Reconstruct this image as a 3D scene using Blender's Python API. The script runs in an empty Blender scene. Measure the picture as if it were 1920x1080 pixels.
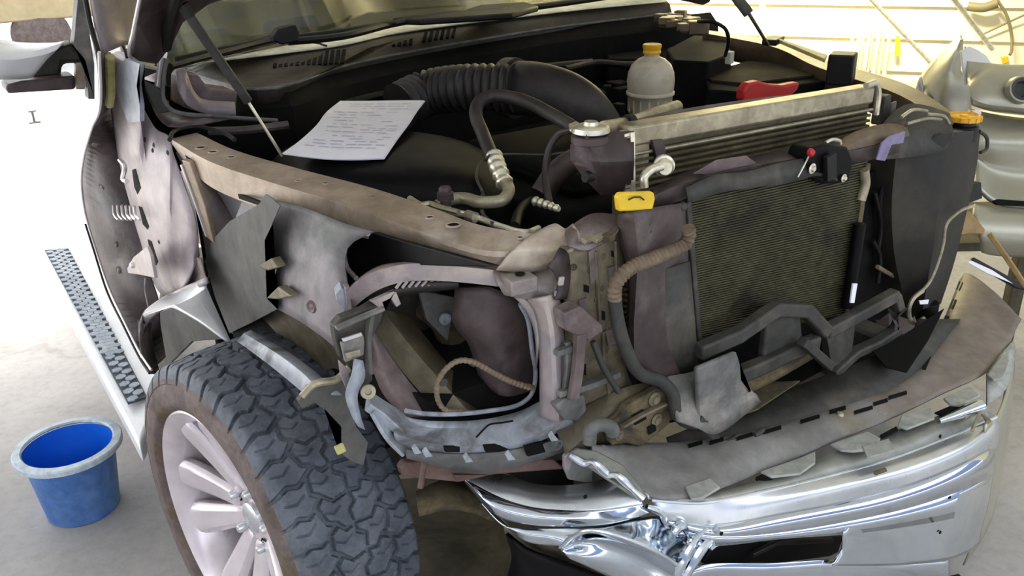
import bpy, bmesh, math, random
import numpy as np
from mathutils import Vector, Matrix
random.seed(7)
SC = bpy.context.scene
COL = SC.collection
# ------------------------------------------------------------------ camera
CAM = np.array([-1.45, -0.76, 1.65]); YAW, PITCH, ROLL, FOC = 0.600, 0.413, -0.024, 1650.0
def _axes():
    f = np.array([math.sin(YAW)*math.cos(PITCH), math.cos(YAW)*math.cos(PITCH), -math.sin(PITCH)])
    r = np.array([math.cos(YAW), -math.sin(YAW), 0.0]); u = np.cross(r, f)
    return r*math.cos(ROLL)+u*math.sin(ROLL), -r*math.sin(ROLL)+u*math.cos(ROLL), f
CR, CU, CF = _axes()
cd = bpy.data.cameras.new('camera'); cam = bpy.data.objects.new('camera', cd); COL.objects.link(cam)
cd.sensor_width = 36; cd.lens = 36*FOC/1920; cd.clip_start = 0.02; cd.clip_end = 200
M = Matrix(((CR[0], CU[0], -CF[0], CAM[0]), (CR[1], CU[1], -CF[1], CAM[1]), (CR[2], CU[2], -CF[2], CAM[2]), (0, 0, 0, 1)))
cam.matrix_world = M
SC.camera = cam
# ------------------------------------------------------------------ light
SC.view_settings.view_transform = 'Standard'; SC.view_settings.look = 'None'
SC.view_settings.gamma = 1; SC.view_settings.use_curve_mapping = False
SC.view_settings.exposure = 0.6
world = bpy.data.worlds.new('sky'); SC.world = world; world.use_nodes = True
wn = world.node_tree; bg = wn.nodes['Background']
bg.inputs[1].default_value = 2.6
_tc = wn.nodes.new('ShaderNodeTexCoord'); _sp = wn.nodes.new('ShaderNodeSeparateXYZ'); wn.links.new(_tc.outputs['Generated'], _sp.inputs[0])
_rp = wn.nodes.new('ShaderNodeValToRGB'); _rp.color_ramp.interpolation = 'EASE'
_e = _rp.color_ramp.elements; _e[0].position = .0; _e[0].color = (.30, .32, .34, 1); _e[1].position = 1.0; _e[1].color = (.74, .87, 1.0, 1)
for _p, _c in ((.492, (.36, .38, .40, 1)), (.500, (.08, .10, .15, 1)), (.645, (.09, .12, .20, 1)), (.67, (.92, .95, 1.0, 1)), (.75, (.84, .92, 1.0, 1))):
    _x = _e.new(_p); _x.color = _c
_ma = wn.nodes.new('ShaderNodeMapRange'); _ma.inputs['From Min'].default_value = -1; _ma.inputs['From Max'].default_value = 1
wn.links.new(_sp.outputs['Z'], _ma.inputs['Value']); wn.links.new(_ma.outputs['Result'], _rp.inputs['Fac'])
# the open yard behind the truck is bright down to the horizon, an unseen dark tree line is added in front for the chrome to reflect
_mb = wn.nodes.new('ShaderNodeMapRange'); _mb.inputs['From Min'].default_value = -.1; _mb.inputs['From Max'].default_value = .15
wn.links.new(_sp.outputs['Y'], _mb.inputs['Value'])
_mx = wn.nodes.new('ShaderNodeMix'); _mx.data_type = 'RGBA'; wn.links.new(_mb.outputs['Result'], _mx.inputs['Factor'])
wn.links.new(_rp.outputs['Color'], _mx.inputs['A']); _mx.inputs['B'].default_value = (.93, .96, 1.0, 1); wn.links.new(_mx.outputs['Result'], bg.inputs[0])
def lamp(name, kind, loc, target, energy, color=(1, 1, 1), size=1.0, size_y=None, angle=None, spread=None):
    l = bpy.data.lights.new(name, kind); o = bpy.data.objects.new(name, l); COL.objects.link(o)
    l.energy = energy; l.color = color
    o.location = loc
    o.rotation_euler = (Vector(target)-Vector(loc)).to_track_quat('-Z', 'Y').to_euler()
    if kind == 'AREA':
        l.shape = 'RECTANGLE'; l.size = size; l.size_y = size_y or size
    if angle: l.angle = angle
    if spread: l.spread = spread
    return o
lamp('sun', 'SUN', (-6, 8, 9), (0, 0, 0), 13.0, (1.0, 0.97, 0.92), angle=0.42)
lamp('wall_fill_light', 'AREA', (2.0, 2.3, 2.7), (3.3, 3.55, 1.15), 105, (1.0, 0.96, 0.78), 1.6, 0.3, spread=1.5)  # added fill light without a fixture, brightens the right-hand wall

# ------------------------------------------------------------------ pixel helpers (a sight line met with a real plane)
def U(px, py, **k):
    d = CF + CR*(px-960)/FOC - CU*(py-540)/FOC
    if 'd' in k: return Vector(CAM+d*k['d'])
    for a, i in (('x', 0), ('y', 1), ('z', 2)):
        if a in k:
            return Vector(CAM+d*((k[a]-CAM[i])/d[i]))
def R(pts, **k):
    (a, v), = k.items(); n = len(pts); out = []
    for i, p in enumerate(pts):
        if len(p) == 3: out.append(U(p[0], p[1], **p[2])); continue
        if isinstance(v, tuple): w = v[0]+(v[1]-v[0])*i/max(1, n-1)
        elif isinstance(v, list): w = v[i]
        else: w = v
        out.append(U(p[0], p[1], **{a: w}))
    return out
def away(pts, dist):      # same points moved a real distance
    return [p+Vector(dist) for p in pts]
def catmull(P, n, closed=False):
    P = [Vector(p) for p in P]; m = len(P)
    if m == 1: return P*n
    d = [0]
    for i in range(1, m): d.append(d[-1]+(P[i]-P[i-1]).length)
    L = d[-1] or 1e-9; out = []
    for q in range(n):
        s = L*q/(n-1); i = 0
        while i < m-2 and d[i+1] < s: i += 1
        t = (s-d[i])/max(1e-9, d[i+1]-d[i]); t = max(0, min(1, t))
        a, b = P[i], P[i+1]; z = P[i-1] if i > 0 else a*2-b; c = P[i+2] if i+2 < m else b*2-a
        l1 = max(1e-9, (b-a).length)
        m1 = (b-z)*(l1/max(1e-9, (b-a).length+(a-z).length)); m2 = (c-a)*(l1/max(1e-9, (c-b).length+(b-a).length))
        t2, t3 = t*t, t*t*t
        out.append(a*(2*t3-3*t2+1)+m1*(t3-2*t2+t)+b*(-2*t3+3*t2)+m2*(t3-t2))
    return out
def lin(P, n):
    P = [Vector(p) for p in P]; m = len(P); d = [0]
    for i in range(1, m): d.append(d[-1]+(P[i]-P[i-1]).length)
    L = d[-1] or 1e-9; out = []
    for q in range(n):
        s = L*q/(n-1); i = 0
        while i < m-2 and d[i+1] < s: i += 1
        out.append(P[i].lerp(P[i+1], min(1, (s-d[i])/max(1e-9, d[i+1]-d[i]))))
    return out
# ------------------------------------------------------------------ mesh helpers
def link(name, bm, mat, parent=None, smooth=True, sharp=35):
    bmesh.ops.remove_doubles(bm, verts=bm.verts, dist=1e-6)
    bmesh.ops.recalc_face_normals(bm, faces=bm.faces)
    me = bpy.data.meshes.new(name); bm.to_mesh(me); bm.free()
    mats = mat if isinstance(mat, (list, tuple)) else [mat]
    for m in mats: me.materials.append(m)
    if smooth:
        for p in me.polygons: p.use_smooth = True
        try: me.set_sharp_from_angle(angle=math.radians(sharp))
        except Exception: pass
    o = bpy.data.objects.new(name, me); COL.objects.link(o)
    if parent is not None: o.parent = parent
    return o
def tag(o, label=None, cat=None, group=None, kind=None):
    if label: o['label'] = label
    if cat: o['category'] = cat
    if group: o['group'] = group
    if kind: o['kind'] = kind
    return o
def empty(name, loc=(0, 0, 0), rz=0):
    o = bpy.data.objects.new(name, None); COL.objects.link(o); o.location = loc; o.rotation_euler = (0, 0, rz)
    o.empty_display_size = .1
    return o
def bevel(o, w=.003, seg=2, ang=35):
    m = o.modifiers.new('bevel', 'BEVEL'); m.width = w; m.segments = seg; m.limit_method = 'ANGLE'; m.angle_limit = math.radians(ang)
    return o
def solid(o, t, off=0):
    m = o.modifiers.new('solid', 'SOLIDIFY'); m.thickness = t; m.offset = off; return o
def b_tube(bm, pts, r, seg=10, n=None, cap=True, mi=0, smooth=True):
    if n is None: n = max(2, len(pts)*5)
    P = catmull(pts, n) if (smooth and len(pts) > 2) else (lin(pts, n) if len(pts) > 2 or callable(r) else [Vector(p) for p in pts])
    n = len(P)
    rr = [r(i/(n-1)) if callable(r) else r for i in range(n)]
    t0 = (P[1]-P[0]).normalized(); up = Vector((0, 0, 1)) if abs(t0.z) < .9 else Vector((1, 0, 0))
    nrm = t0.cross(up).normalized(); rings = []
    for i in range(n):
        t = (P[min(n-1, i+1)]-P[max(0, i-1)])
        t = t.normalized() if t.length > 1e-9 else t0
        nrm = (nrm-t*nrm.dot(t)).normalized(); b = t.cross(nrm)
        rings.append([bm.verts.new(P[i]+(nrm*math.cos(a)+b*math.sin(a))*rr[i]) for a in [2*math.pi*k/seg for k in range(seg)]])
    for i in range(n-1):
        for k in range(seg):
            f = bm.faces.new((rings[i][k], rings[i][(k+1) % seg], rings[i+1][(k+1) % seg], rings[i+1][k])); f.material_index = mi
    if cap:
        f = bm.faces.new(rings[0][::-1]); f.material_index = mi
        f = bm.faces.new(rings[-1]); f.material_index = mi
def tube(name, pts, r, mat, parent=None, seg=12, n=None, smooth=True):
    bm = bmesh.new(); b_tube(bm, pts, r, seg, n, smooth=smooth); return link(name, bm, mat, parent)
def b_box(bm, c, s, ax=None, mi=0):
    ax = ax or (Vector((1, 0, 0)), Vector((0, 1, 0)), Vector((0, 0, 1))); c = Vector(c)
    v = []
    for i in (-1, 1):
        for j in (-1, 1):
            for k in (-1, 1): v.append(bm.verts.new(c+ax[0]*s[0]*i/2+ax[1]*s[1]*j/2+ax[2]*s[2]*k/2))
    for q in ((0, 1, 3, 2), (4, 6, 7, 5), (0, 4, 5, 1), (2, 3, 7, 6), (0, 2, 6, 4), (1, 5, 7, 3)):
        f = bm.faces.new([v[i] for i in q]); f.material_index = mi
def box(name, c, s, mat, parent=None, ax=None, bev=.003):
    bm = bmesh.new(); b_box(bm, c, s, ax); o = link(name, bm, mat, parent)
    if bev: bevel(o, bev)
    return o
def rotax(rz=0, rx=0, ry=0):
    m = Matrix.Rotation(rz, 3, 'Z') @ Matrix.Rotation(rx, 3, 'X') @ Matrix.Rotation(ry, 3, 'Y')
    return tuple(m.col[i] for i in range(3))
def b_prism(bm, pts, ext, mi=0, holes=()):
    """polygon (maybe non planar) extruded by the vector ext"""
    ext = Vector(ext); loops = [list(pts)]+[list(h) for h in holes]
    edges = []; vl = []
    for lp in loops:
        vs = [bm.verts.new(p) for p in lp]; vl.append(vs)
        for i in range(len(vs)): edges.append(bm.edges.new((vs[i], vs[(i+1) % len(vs)])))
    # newell normal
    n = Vector()
    for i in range(len(pts)):
        a, b = Vector(pts[i]), Vector(pts[(i+1) % len(pts)])
        n += Vector(((a.y-b.y)*(a.z+b.z), (a.z-b.z)*(a.x+b.x), (a.x-b.x)*(a.y+b.y)))
    if n.length < 1e-12: n = Vector((0, 0, 1))
    n.normalize()
    if holes:
        res = bmesh.ops.triangle_fill(bm, edges=edges, use_beauty=True, use_dissolve=False, normal=n)
        front = [g for g in res['geom'] if isinstance(g, bmesh.types.BMFace)]
    else:
        f = bm.faces.new(vl[0]); front = bmesh.ops.triangulate(bm, faces=[f])['faces']
    mp = {}
    for vs in vl:
        for v in vs: mp[v] = bm.verts.new(v.co+ext)
    for f in front:
        f.material_index = mi
        try:
            g = bm.faces.new([mp[v] for v in f.verts][::-1]); g.material_index = mi
        except ValueError: pass
    for vs in vl:
        for i in range(len(vs)):
            a, b = vs[i], vs[(i+1) % len(vs)]
            g = bm.faces.new((a, b, mp[b], mp[a])); g.material_index = mi
def prism(name, pts, ext, mat, parent=None, bev=.0015, holes=(), sharp=30):
    bm = bmesh.new(); b_prism(bm, pts, ext, holes=holes)
    o = link(name, bm, mat, parent, sharp=sharp)
    if bev: bevel(o, bev, 2, 40)
    return o
def ngonal(pts):
    n = Vector()
    for i in range(len(pts)):
        a, b = pts[i], pts[(i+1) % len(pts)]
        n += Vector(((a.y-b.y)*(a.z+b.z), (a.z-b.z)*(a.x+b.x), (a.x-b.x)*(a.y+b.y)))
    return n.normalized()
def b_loft(bm, rows, n=24, m=None, sm=True, mi=0, closed=False, smr=False):
    G = [(catmull if sm else lin)(r, n) for r in rows]
    if smr:
        m = m or (len(rows)-1)*4+1
        cols = [catmull([G[i][j] for i in range(len(G))], m) for j in range(n)]
        G = [[cols[j][i] for j in range(n)] for i in range(m)]
    V = [[bm.verts.new(p) for p in r] for r in G]
    nr = len(V)
    for i in range(nr if closed else nr-1):
        for j in range(n-1):
            a = V[i]; b = V[(i+1) % nr]
            try:
                f = bm.faces.new((a[j], a[j+1], b[j+1], b[j])); f.material_index = mi
            except ValueError: pass
    return V
def loft(name, rows, mat, parent=None, n=24, t=.003, sm=True, closed=False, caps=False, smr=False, m=None, sharp=35, off=0):
    bm = bmesh.new(); V = b_loft(bm, rows, n, m, sm, closed=closed, smr=smr)
    if caps:
        bm.faces.new([r[0] for r in V]); bm.faces.new([r[-1] for r in V][::-1])
    o = link(name, bm, mat, parent, sharp=sharp)
    if t: solid(o, t, off)
    return o
def b_lathe(bm, prof, c, ax=None, seg=32, mi=0, a0=0, a1=2*math.pi):
    """prof = (radius, height) pairs turned about ax[2]"""
    ax = ax or (Vector((1, 0, 0)), Vector((0, 1, 0)), Vector((0, 0, 1))); c = Vector(c); full = abs(a1-a0-2*math.pi) < 1e-6
    ns = seg if full else seg+1; V = []
    for r, h in prof:
        V.append([bm.verts.new(c+ax[2]*h+(ax[0]*math.cos(a)+ax[1]*math.sin(a))*max(r, 1e-5)) for a in [a0+(a1-a0)*k/seg for k in range(ns)]])
    for i in range(len(V)-1):
        for k in range(seg):
            f = bm.faces.new((V[i][k], V[i][(k+1) % ns], V[i+1][(k+1) % ns], V[i+1][k])); f.material_index = mi
def lathe(name, prof, c, mat, parent=None, ax=None, seg=32, sharp=35):
    bm = bmesh.new(); b_lathe(bm, prof, c, ax, seg); return link(name, bm, mat, parent, sharp=sharp)
def frame(d, hint=(0, 0, 1)):
    d = Vector(d).normalized(); h = Vector(hint)
    if abs(d.dot(h.normalized())) > .95: h = Vector((1, 0, 0))
    a = h.cross(d).normalized(); b = d.cross(a); return (a, b, d)
def beam(name, pts, w, h, mat, parent=None, up=(0, 0, 1), n=None, sm=True, bev=.002, taper=None):
    """box section w wide, h high swept along a line"""
    bm = bmesh.new(); b_beam(bm, pts, w, h, up, n, sm, taper); o = link(name, bm, mat, parent)
    if bev: bevel(o, bev, 2, 50)
    return o
def b_beam(bm, pts, w, h, up=(0, 0, 1), n=None, sm=True, taper=None, mi=0):
    n = n or (len(pts) if not sm else max(2, (len(pts)-1)*5+1)); P = (catmull if sm else lin)(pts, n) if len(pts) > 2 else [Vector(p) for p in pts]
    n = len(P); up = Vector(up); rings = []
    for i in range(n):
        t = (P[min(n-1, i+1)]-P[max(0, i-1)]).normalized(); s = t.cross(up).normalized(); q = s.cross(t)
        k = 1 if taper is None else taper(i/(n-1))
        rings.append([bm.verts.new(P[i]+s*(w/2*k*a)+q*(h/2*k*b)) for a, b in ((-1, -1), (1, -1), (1, 1), (-1, 1))])
    for i in range(n-1):
        for k in range(4):
            f = bm.faces.new((rings[i][k], rings[i][(k+1) % 4], rings[i+1][(k+1) % 4], rings[i+1][k])); f.material_index = mi
    bm.faces.new(rings[0][::-1]).material_index = mi; bm.faces.new(rings[-1]).material_index = mi
# ------------------------------------------------------------------ materials
def lc(c):
    return tuple((v/255/12.92 if v/255 <= .04045 else ((v/255+.055)/1.055)**2.4) for v in c)+(1,)
def mat(name, c1, c2=None, rough=.6, metal=0, scale=8, bump=0, bscale=60, spec=.5, rvar=.1, c3=None, s3=2.5, th=(.35, .65), coat=0, grime=.28):
    m = bpy.data.materials.new(name); m.use_nodes = True; nt = m.node_tree; b = nt.nodes['Principled BSDF']
    b.inputs['Metallic'].default_value = metal; b.inputs['Roughness'].default_value = rough
    b.inputs['Specular IOR Level'].default_value = spec
    if coat: b.inputs['Coat Weight'].default_value = coat; b.inputs['Coat Roughness'].default_value = .15
    tc = nt.nodes.new('ShaderNodeTexCoord')
    def noise(s, det=6, dist=0):
        q = nt.nodes.new('ShaderNodeTexNoise'); q.inputs['Scale'].default_value = s; q.inputs['Detail'].default_value = det
        q.inputs['Roughness'].default_value = .62; q.inputs['Distortion'].default_value = dist
        nt.links.new(tc.outputs['Object'], q.inputs['Vector']); return q
    if c2 is not None:
        q = noise(scale, 7, .3); r = nt.nodes.new('ShaderNodeValToRGB'); nt.links.new(q.outputs['Fac'], r.inputs['Fac'])
        r.color_ramp.elements[0].position = th[0]; r.color_ramp.elements[1].position = th[1]
        r.color_ramp.elements[0].color = lc(c1); r.color_ramp.elements[1].color = lc(c2); out = r.outputs['Color']
        if c3 is not None:
            q3 = noise(s3, 8, .6); r3 = nt.nodes.new('ShaderNodeValToRGB'); nt.links.new(q3.outputs['Fac'], r3.inputs['Fac'])
            r3.color_ramp.elements[0].position = .52; r3.color_ramp.elements[1].position = .66
            mx = nt.nodes.new('ShaderNodeMix'); mx.data_type = 'RGBA'
            nt.links.new(r3.outputs['Color'], mx.inputs['Factor']); nt.links.new(out, mx.inputs['A']); mx.inputs['B'].default_value = lc(c3); out = mx.outputs['Result']
        if grime:
            qg = noise(scale*4.5, 9, .4); rg = nt.nodes.new('ShaderNodeValToRGB'); nt.links.new(qg.outputs['Fac'], rg.inputs['Fac'])
            rg.color_ramp.elements[0].position = .32; rg.color_ramp.elements[1].position = .68
            g0 = 1-grime; rg.color_ramp.elements[0].color = (g0, g0, g0, 1); rg.color_ramp.elements[1].color = (1+grime*.45,)*3+(1,)
            mg = nt.nodes.new('ShaderNodeMix'); mg.data_type = 'RGBA'; mg.blend_type = 'MULTIPLY'; mg.inputs['Factor'].default_value = 1
            nt.links.new(out, mg.inputs['A']); nt.links.new(rg.outputs['Color'], mg.inputs['B']); out = mg.outputs['Result']
        nt.links.new(out, b.inputs['Base Color'])
        if rvar:
            mr = nt.nodes.new('ShaderNodeMapRange'); mr.inputs['To Min'].default_value = max(.02, rough-rvar); mr.inputs['To Max'].default_value = min(1, rough+rvar)
            nt.links.new(noise(scale*2.3).outputs['Fac'], mr.inputs['Value']); nt.links.new(mr.outputs['Result'], b.inputs['Roughness'])
    else: b.inputs['Base Color'].default_value = lc(c1)
    if bump:
        q = noise(bscale, 5); bp = nt.nodes.new('ShaderNodeBump'); bp.inputs['Strength'].default_value = bump; bp.inputs['Distance'].default_value = .01
        nt.links.new(q.outputs['Fac'], bp.inputs['Height']); nt.links.new(bp.outputs['Normal'], b.inputs['Normal'])
    return m
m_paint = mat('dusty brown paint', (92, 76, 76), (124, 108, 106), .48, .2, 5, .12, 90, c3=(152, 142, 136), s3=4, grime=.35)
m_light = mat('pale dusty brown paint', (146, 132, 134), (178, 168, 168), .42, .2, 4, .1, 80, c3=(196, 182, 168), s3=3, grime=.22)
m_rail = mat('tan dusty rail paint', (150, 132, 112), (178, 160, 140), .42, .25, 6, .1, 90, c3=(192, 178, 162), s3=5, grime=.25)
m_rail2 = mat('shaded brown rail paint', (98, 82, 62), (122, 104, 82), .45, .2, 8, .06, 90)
m_maroon = mat('maroon plastic', (54, 42, 42), (80, 66, 65), .5, 0, 7, .1, 60, c3=(100, 90, 84), s3=5, grime=.35)
m_black = mat('black plastic', (17, 15, 13), (29, 26, 23), .5, 0, 9, .05, 70, spec=.3)
m_blackg = mat('glossy black plastic', (10, 9, 10), (18, 16, 17), .48, 0, 5, .02, 40, rvar=.06, spec=.12)
m_deep = mat('engine bay black', (9, 8, 7), (18, 16, 13), .85, 0, 10, .1, 40, spec=.2)
m_dark = mat('dusty dark plastic', (44, 42, 39), (64, 62, 56), .62, 0, 9, .12, 60, c3=(86, 80, 70), s3=6, grime=.35)
m_grey = mat('dusty grey plastic', (82, 82, 80), (114, 112, 108), .6, 0, 8, .1, 60, c3=(140, 134, 126), s3=5, grime=.35)
m_lgrey = mat('pale grey plastic', (142, 146, 154), (176, 180, 188), .45, .05, 9, .08, 60, c3=(110, 110, 112), s3=9, grime=.2)
m_flap = mat('dark grey rubber flap', (76, 75, 71), (94, 92, 86), .7, 0, 6, .04, 80)
m_olive = mat('olive brown dusty steel', (84, 76, 58), (112, 102, 82), .55, .2, 6, .14, 70, c3=(140, 128, 104), s3=4, grime=.4)
m_mud = mat('brown mud crust', (78, 68, 46), (108, 94, 66), .85, 0, 12, .25, 60, c3=(52, 46, 36), s3=8, grime=.4)
m_alu = mat('dull aluminium', (150, 140, 116), (188, 178, 152), .45, .6, 10, .06, 90)
m_alub = mat('bright aluminium tube', (205, 196, 172), (232, 226, 206), .3, .75, 12, .03, 90, rvar=.05)
m_fin = mat('radiator fins', (72, 64, 44), (104, 94, 66), .6, .3, 20, .1, 120)
m_hose = mat('dark rubber hose', (42, 36, 32), (58, 51, 46), .55, 0, 10, .05, 80)
m_tanhose = mat('tan corrugated hose', (104, 88, 70), (136, 118, 96), .65, 0, 12, .1, 80, grime=.3)
m_yellow = mat('yellow cap plastic', (222, 178, 22), (240, 204, 50), .42, 0, 8, .02, 60, grime=.05)
m_orange = mat('orange yellow cap plastic', (214, 150, 12), (236, 178, 30), .42, 0, 8, .02, 60, grime=.05)
m_red = mat('red plastic', (172, 20, 18), (190, 30, 26), .5, 0, 6, grime=.05)
m_jug = mat('cloudy reservoir plastic', (176, 164, 140), (202, 192, 168), .4, 0, 8, .03, 40, c3=(150, 136, 110), s3=5, grime=.05)
m_jug.node_tree.nodes['Principled BSDF'].inputs['Subsurface Weight'].default_value = .15
m_jug.node_tree.nodes['Principled BSDF'].inputs['Subsurface Radius'].default_value = (.02, .02, .015)
m_chrome = mat('chrome', (204, 212, 222), (220, 226, 232), .12, 1, 5, .012, 14, rvar=.05, grime=.04)
m_chromed = mat('dusty chrome', (206, 210, 214), (226, 228, 230), .30, .85, 6, .02, 30, rvar=.1, grime=.05)
m_cover = mat('dusty grey bumper pad', (112, 109, 106), (142, 139, 136), .52, .05, 5, .1, 60, c3=(122, 110, 90), s3=2.2, grime=.25)
m_coverr = mat('rosy dusty bumper pad', (112, 100, 94), (136, 124, 116), .52, .05, 5, .1, 60, c3=(118, 104, 84), s3=3, grime=.25)
m_tab = mat('pale grey foam tab', (148, 150, 142), (168, 168, 160), .6, 0, 9, .04, 60)
m_tank = mat('brown black tank plastic', (22, 19, 15), (36, 32, 25), .6, 0, 6, .06, 60, c3=(50, 46, 35), s3=4, grime=.3)
m_liner = mat('dusty purple grey liner', (104, 96, 98), (140, 132, 134), .55, 0, 4, .08, 60, c3=(88, 90, 84), s3=3, grime=.25)
m_cowl = mat('dark brown cowl plastic', (48, 41, 31), (70, 61, 46), .5, 0, 7, .08, 70, c3=(88, 76, 58), s3=4, grime=.3)
m_shade_mat = mat('oily mat with painted shade', (74, 70, 58), (98, 92, 78), .6, 0, 5, .05, 60, c3=(46, 42, 34), s3=3.5, grime=.3)
m_wood2 = mat('dark stained wood', (66, 58, 40), (92, 82, 58), .7, 0, 10, .1, 50)
m_flange = mat('dusty chrome with painted dull reflection', (132, 132, 124), (158, 158, 150), .45, .4, 6, .05, 60, c3=(120, 116, 102), s3=4, grime=.15)  # the grey carries a dull ceiling reflection as well as dust
m_mirror = mat('clean chrome', (206, 212, 222), None, .06, 1)
m_lid = mat('brown black lid', (40, 34, 25), (56, 48, 36), .85, 0, 6, .1, 60, spec=.15)
m_white = mat('white paper', (244, 240, 246), (250, 248, 252), .7, 0, 5, grime=.05)
m_ink = mat('faint printed grey', (206, 202, 214), None, .8)
m_tyre = mat('tyre rubber', (66, 70, 78), (94, 99, 108), .62, 0, 18, .12, 160, c3=(96, 98, 104), s3=9)
m_wall = mat('dusty tyre sidewall', (78, 66, 62), (112, 98, 94), .75, 0, 14, .12, 120, c3=(88, 72, 48), s3=7)
m_rim = mat('silver painted alloy', (200, 188, 192), (222, 212, 214), .3, .35, 6, .01, 60, rvar=.08, coat=.3, grime=.05)
m_barrel = mat('dusty rim barrel', (170, 162, 156), (204, 198, 192), .4, .4, 6)
m_brake = mat('dark brake hub', (34, 32, 32), (60, 56, 52), .6, .4, 10)
m_blue = mat('blue bucket plastic', (14, 98, 214), (22, 110, 226), .42, 0, 4, .02, 40, grime=.05)
m_blued = mat('chalky blue bucket plastic', (58, 104, 170), (98, 132, 180), .55, 0, 7, .03, 40, c3=(40, 96, 190), s3=5, th=(.3, .7))
m_rimblue = mat('pale blue bucket rim', (172, 186, 196), (196, 208, 214), .5, 0, 9)
m_board = mat('white step paint', (214, 214, 216), (228, 228, 228), .35, .1, 5, grime=.05)
m_hex = mat('grey hex tread rubber', (150, 160, 172), (186, 194, 204), .55, 0, 14)
m_dgap = mat('dark rubber', (62, 70, 80), None, .7)
m_sil = mat('silver bumper paint', (154, 150, 132), (170, 166, 148), .38, .45, 3, .01, 30, coat=.2, grime=.05)
m_silw = mat('white bumper paint', (206, 204, 198), (222, 220, 214), .4, .05, 3, .01, 30, grime=.05)
m_wood = mat('tan wood', (146, 116, 66), (176, 146, 92), .6, 0, 12)
m_pipe = mat('cream metal pipe', (206, 198, 162), (226, 220, 190), .4, .2, 9)
m_cable = mat('grey brown cable', (120, 108, 70), None, .6)
m_siding = mat('cream painted siding', (226, 214, 168), (236, 226, 184), .6, 0, 2, .03, 20, grime=.05)
m_ceil = mat('ceiling boards', (208, 212, 216), (222, 226, 230), .8, 0, 2, grime=.05)
m_purple = mat('lavender tape', (122, 112, 146), (138, 128, 160), .55, 0, 9)
m_foam = mat('pale yellow sealer foam', (186, 176, 112), (206, 196, 140), .6, 0, 9, .1, 60)
m_seam = mat('bright edge metal', (222, 214, 214), None, .3, .6)
m_car = mat('cream car paint', (150, 134, 100), (168, 152, 118), .4, .1, 4, grime=.05)
m_carw = mat('parked car glass', (96, 84, 60), (140, 124, 96), .2, .1, 4)
m_bright_strip = mat('painted bright strip', (244, 238, 206), (250, 246, 222), .6, 0, 5)
m_post = mat('weathered steel bolt', (92, 70, 64), (116, 92, 84), .6, .3, 12)
m_fuse = mat('dull white label', (190, 186, 166), None, .6)
# glass: clear tinted screen
m_glass = bpy.data.materials.new('windshield glass'); m_glass.use_nodes = True
_b = m_glass.node_tree.nodes['Principled BSDF']; _b.inputs['Base Color'].default_value = (.42, .43, .31, 1); _b.inputs['Roughness'].default_value = .06
_b.inputs['Transmission Weight'].default_value = .92; _b.inputs['IOR'].default_value = 1.5
# floor
def floor_mat():
    m = bpy.data.materials.new('stained concrete'); m.use_nodes = True; nt = m.node_tree; b = nt.nodes['Principled BSDF']
    tc = nt.nodes.new('ShaderNodeTexCoord')
    def nz(s, d=8, dist=0):
        q = nt.nodes.new('ShaderNodeTexNoise'); q.inputs['Scale'].default_value = s; q.inputs['Detail'].default_value = d; q.inputs['Roughness'].default_value = .65; q.inputs['Distortion'].default_value = dist
        nt.links.new(tc.outputs['Object'], q.inputs['Vector']); return q.outputs['Fac']
    def ramp(f, a, b_, ca, cb):
        r = nt.nodes.new('ShaderNodeValToRGB'); r.color_ramp.elements[0].position = a; r.color_ramp.elements[1].position = b_
        r.color_ramp.elements[0].color = ca; r.color_ramp.elements[1].color = cb; nt.links.new(f, r.inputs['Fac']); return r.outputs['Color']
    def mix(f, A, B):
        x = nt.nodes.new('ShaderNodeMix'); x.data_type = 'RGBA'; nt.links.new(f, x.inputs['Factor'])
        for s, v in (('A', A), ('B', B)):
            if isinstance(v, tuple): x.inputs[s].default_value = v
            else: nt.links.new(v, x.inputs[s])
        return x.outputs['Result']
    base = ramp(nz(1.4), .3, .7, lc((150, 147, 145)), lc((178, 174, 171)))
    base = mix(ramp(nz(28), .45, .75, (0, 0, 0, 1), (.35, .35, .35, 1)), base, lc((120, 114, 108)))
    st = ramp(nz(1.1, 9, .8), .58, .70, (0, 0, 0, 1), (.6, .6, .6, 1))
    base = mix(st, base, lc((112, 102, 90)))
    vo = nt.nodes.new('ShaderNodeTexVoronoi'); vo.feature = 'DISTANCE_TO_EDGE'; vo.inputs['Scale'].default_value = .45
    nd = nt.nodes.new('ShaderNodeTexNoise'); nd.inputs['Scale'].default_value = 3; nd.inputs['Detail'].default_value = 6
    nt.links.new(tc.outputs['Object'], nd.inputs['Vector'])
    ad = nt.nodes.new('ShaderNodeMixRGB'); ad.blend_type = 'ADD'; ad.inputs[0].default_value = .35
    nt.links.new(tc.outputs['Object'], ad.inputs[1]); nt.links.new(nd.outputs['Color'], ad.inputs[2]); nt.links.new(ad.outputs[0], vo.inputs['Vector'])
    cr = ramp(vo.outputs['Distance'], .0, .008, (.28, .28, .28, 1), (0, 0, 0, 1))
    base = mix(cr, base, lc((104, 96, 90)))
    nt.links.new(base, b.inputs['Base Color']); b.inputs['Roughness'].default_value = .75
    bp = nt.nodes.new('ShaderNodeBump'); bp.inputs['Strength'].default_value = .15; bp.inputs['Distance'].default_value = .01
    nt.links.new(nz(40), bp.inputs['Height']); nt.links.new(bp.outputs['Normal'], b.inputs['Normal'])
    return m
m_floor = floor_mat()

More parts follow.
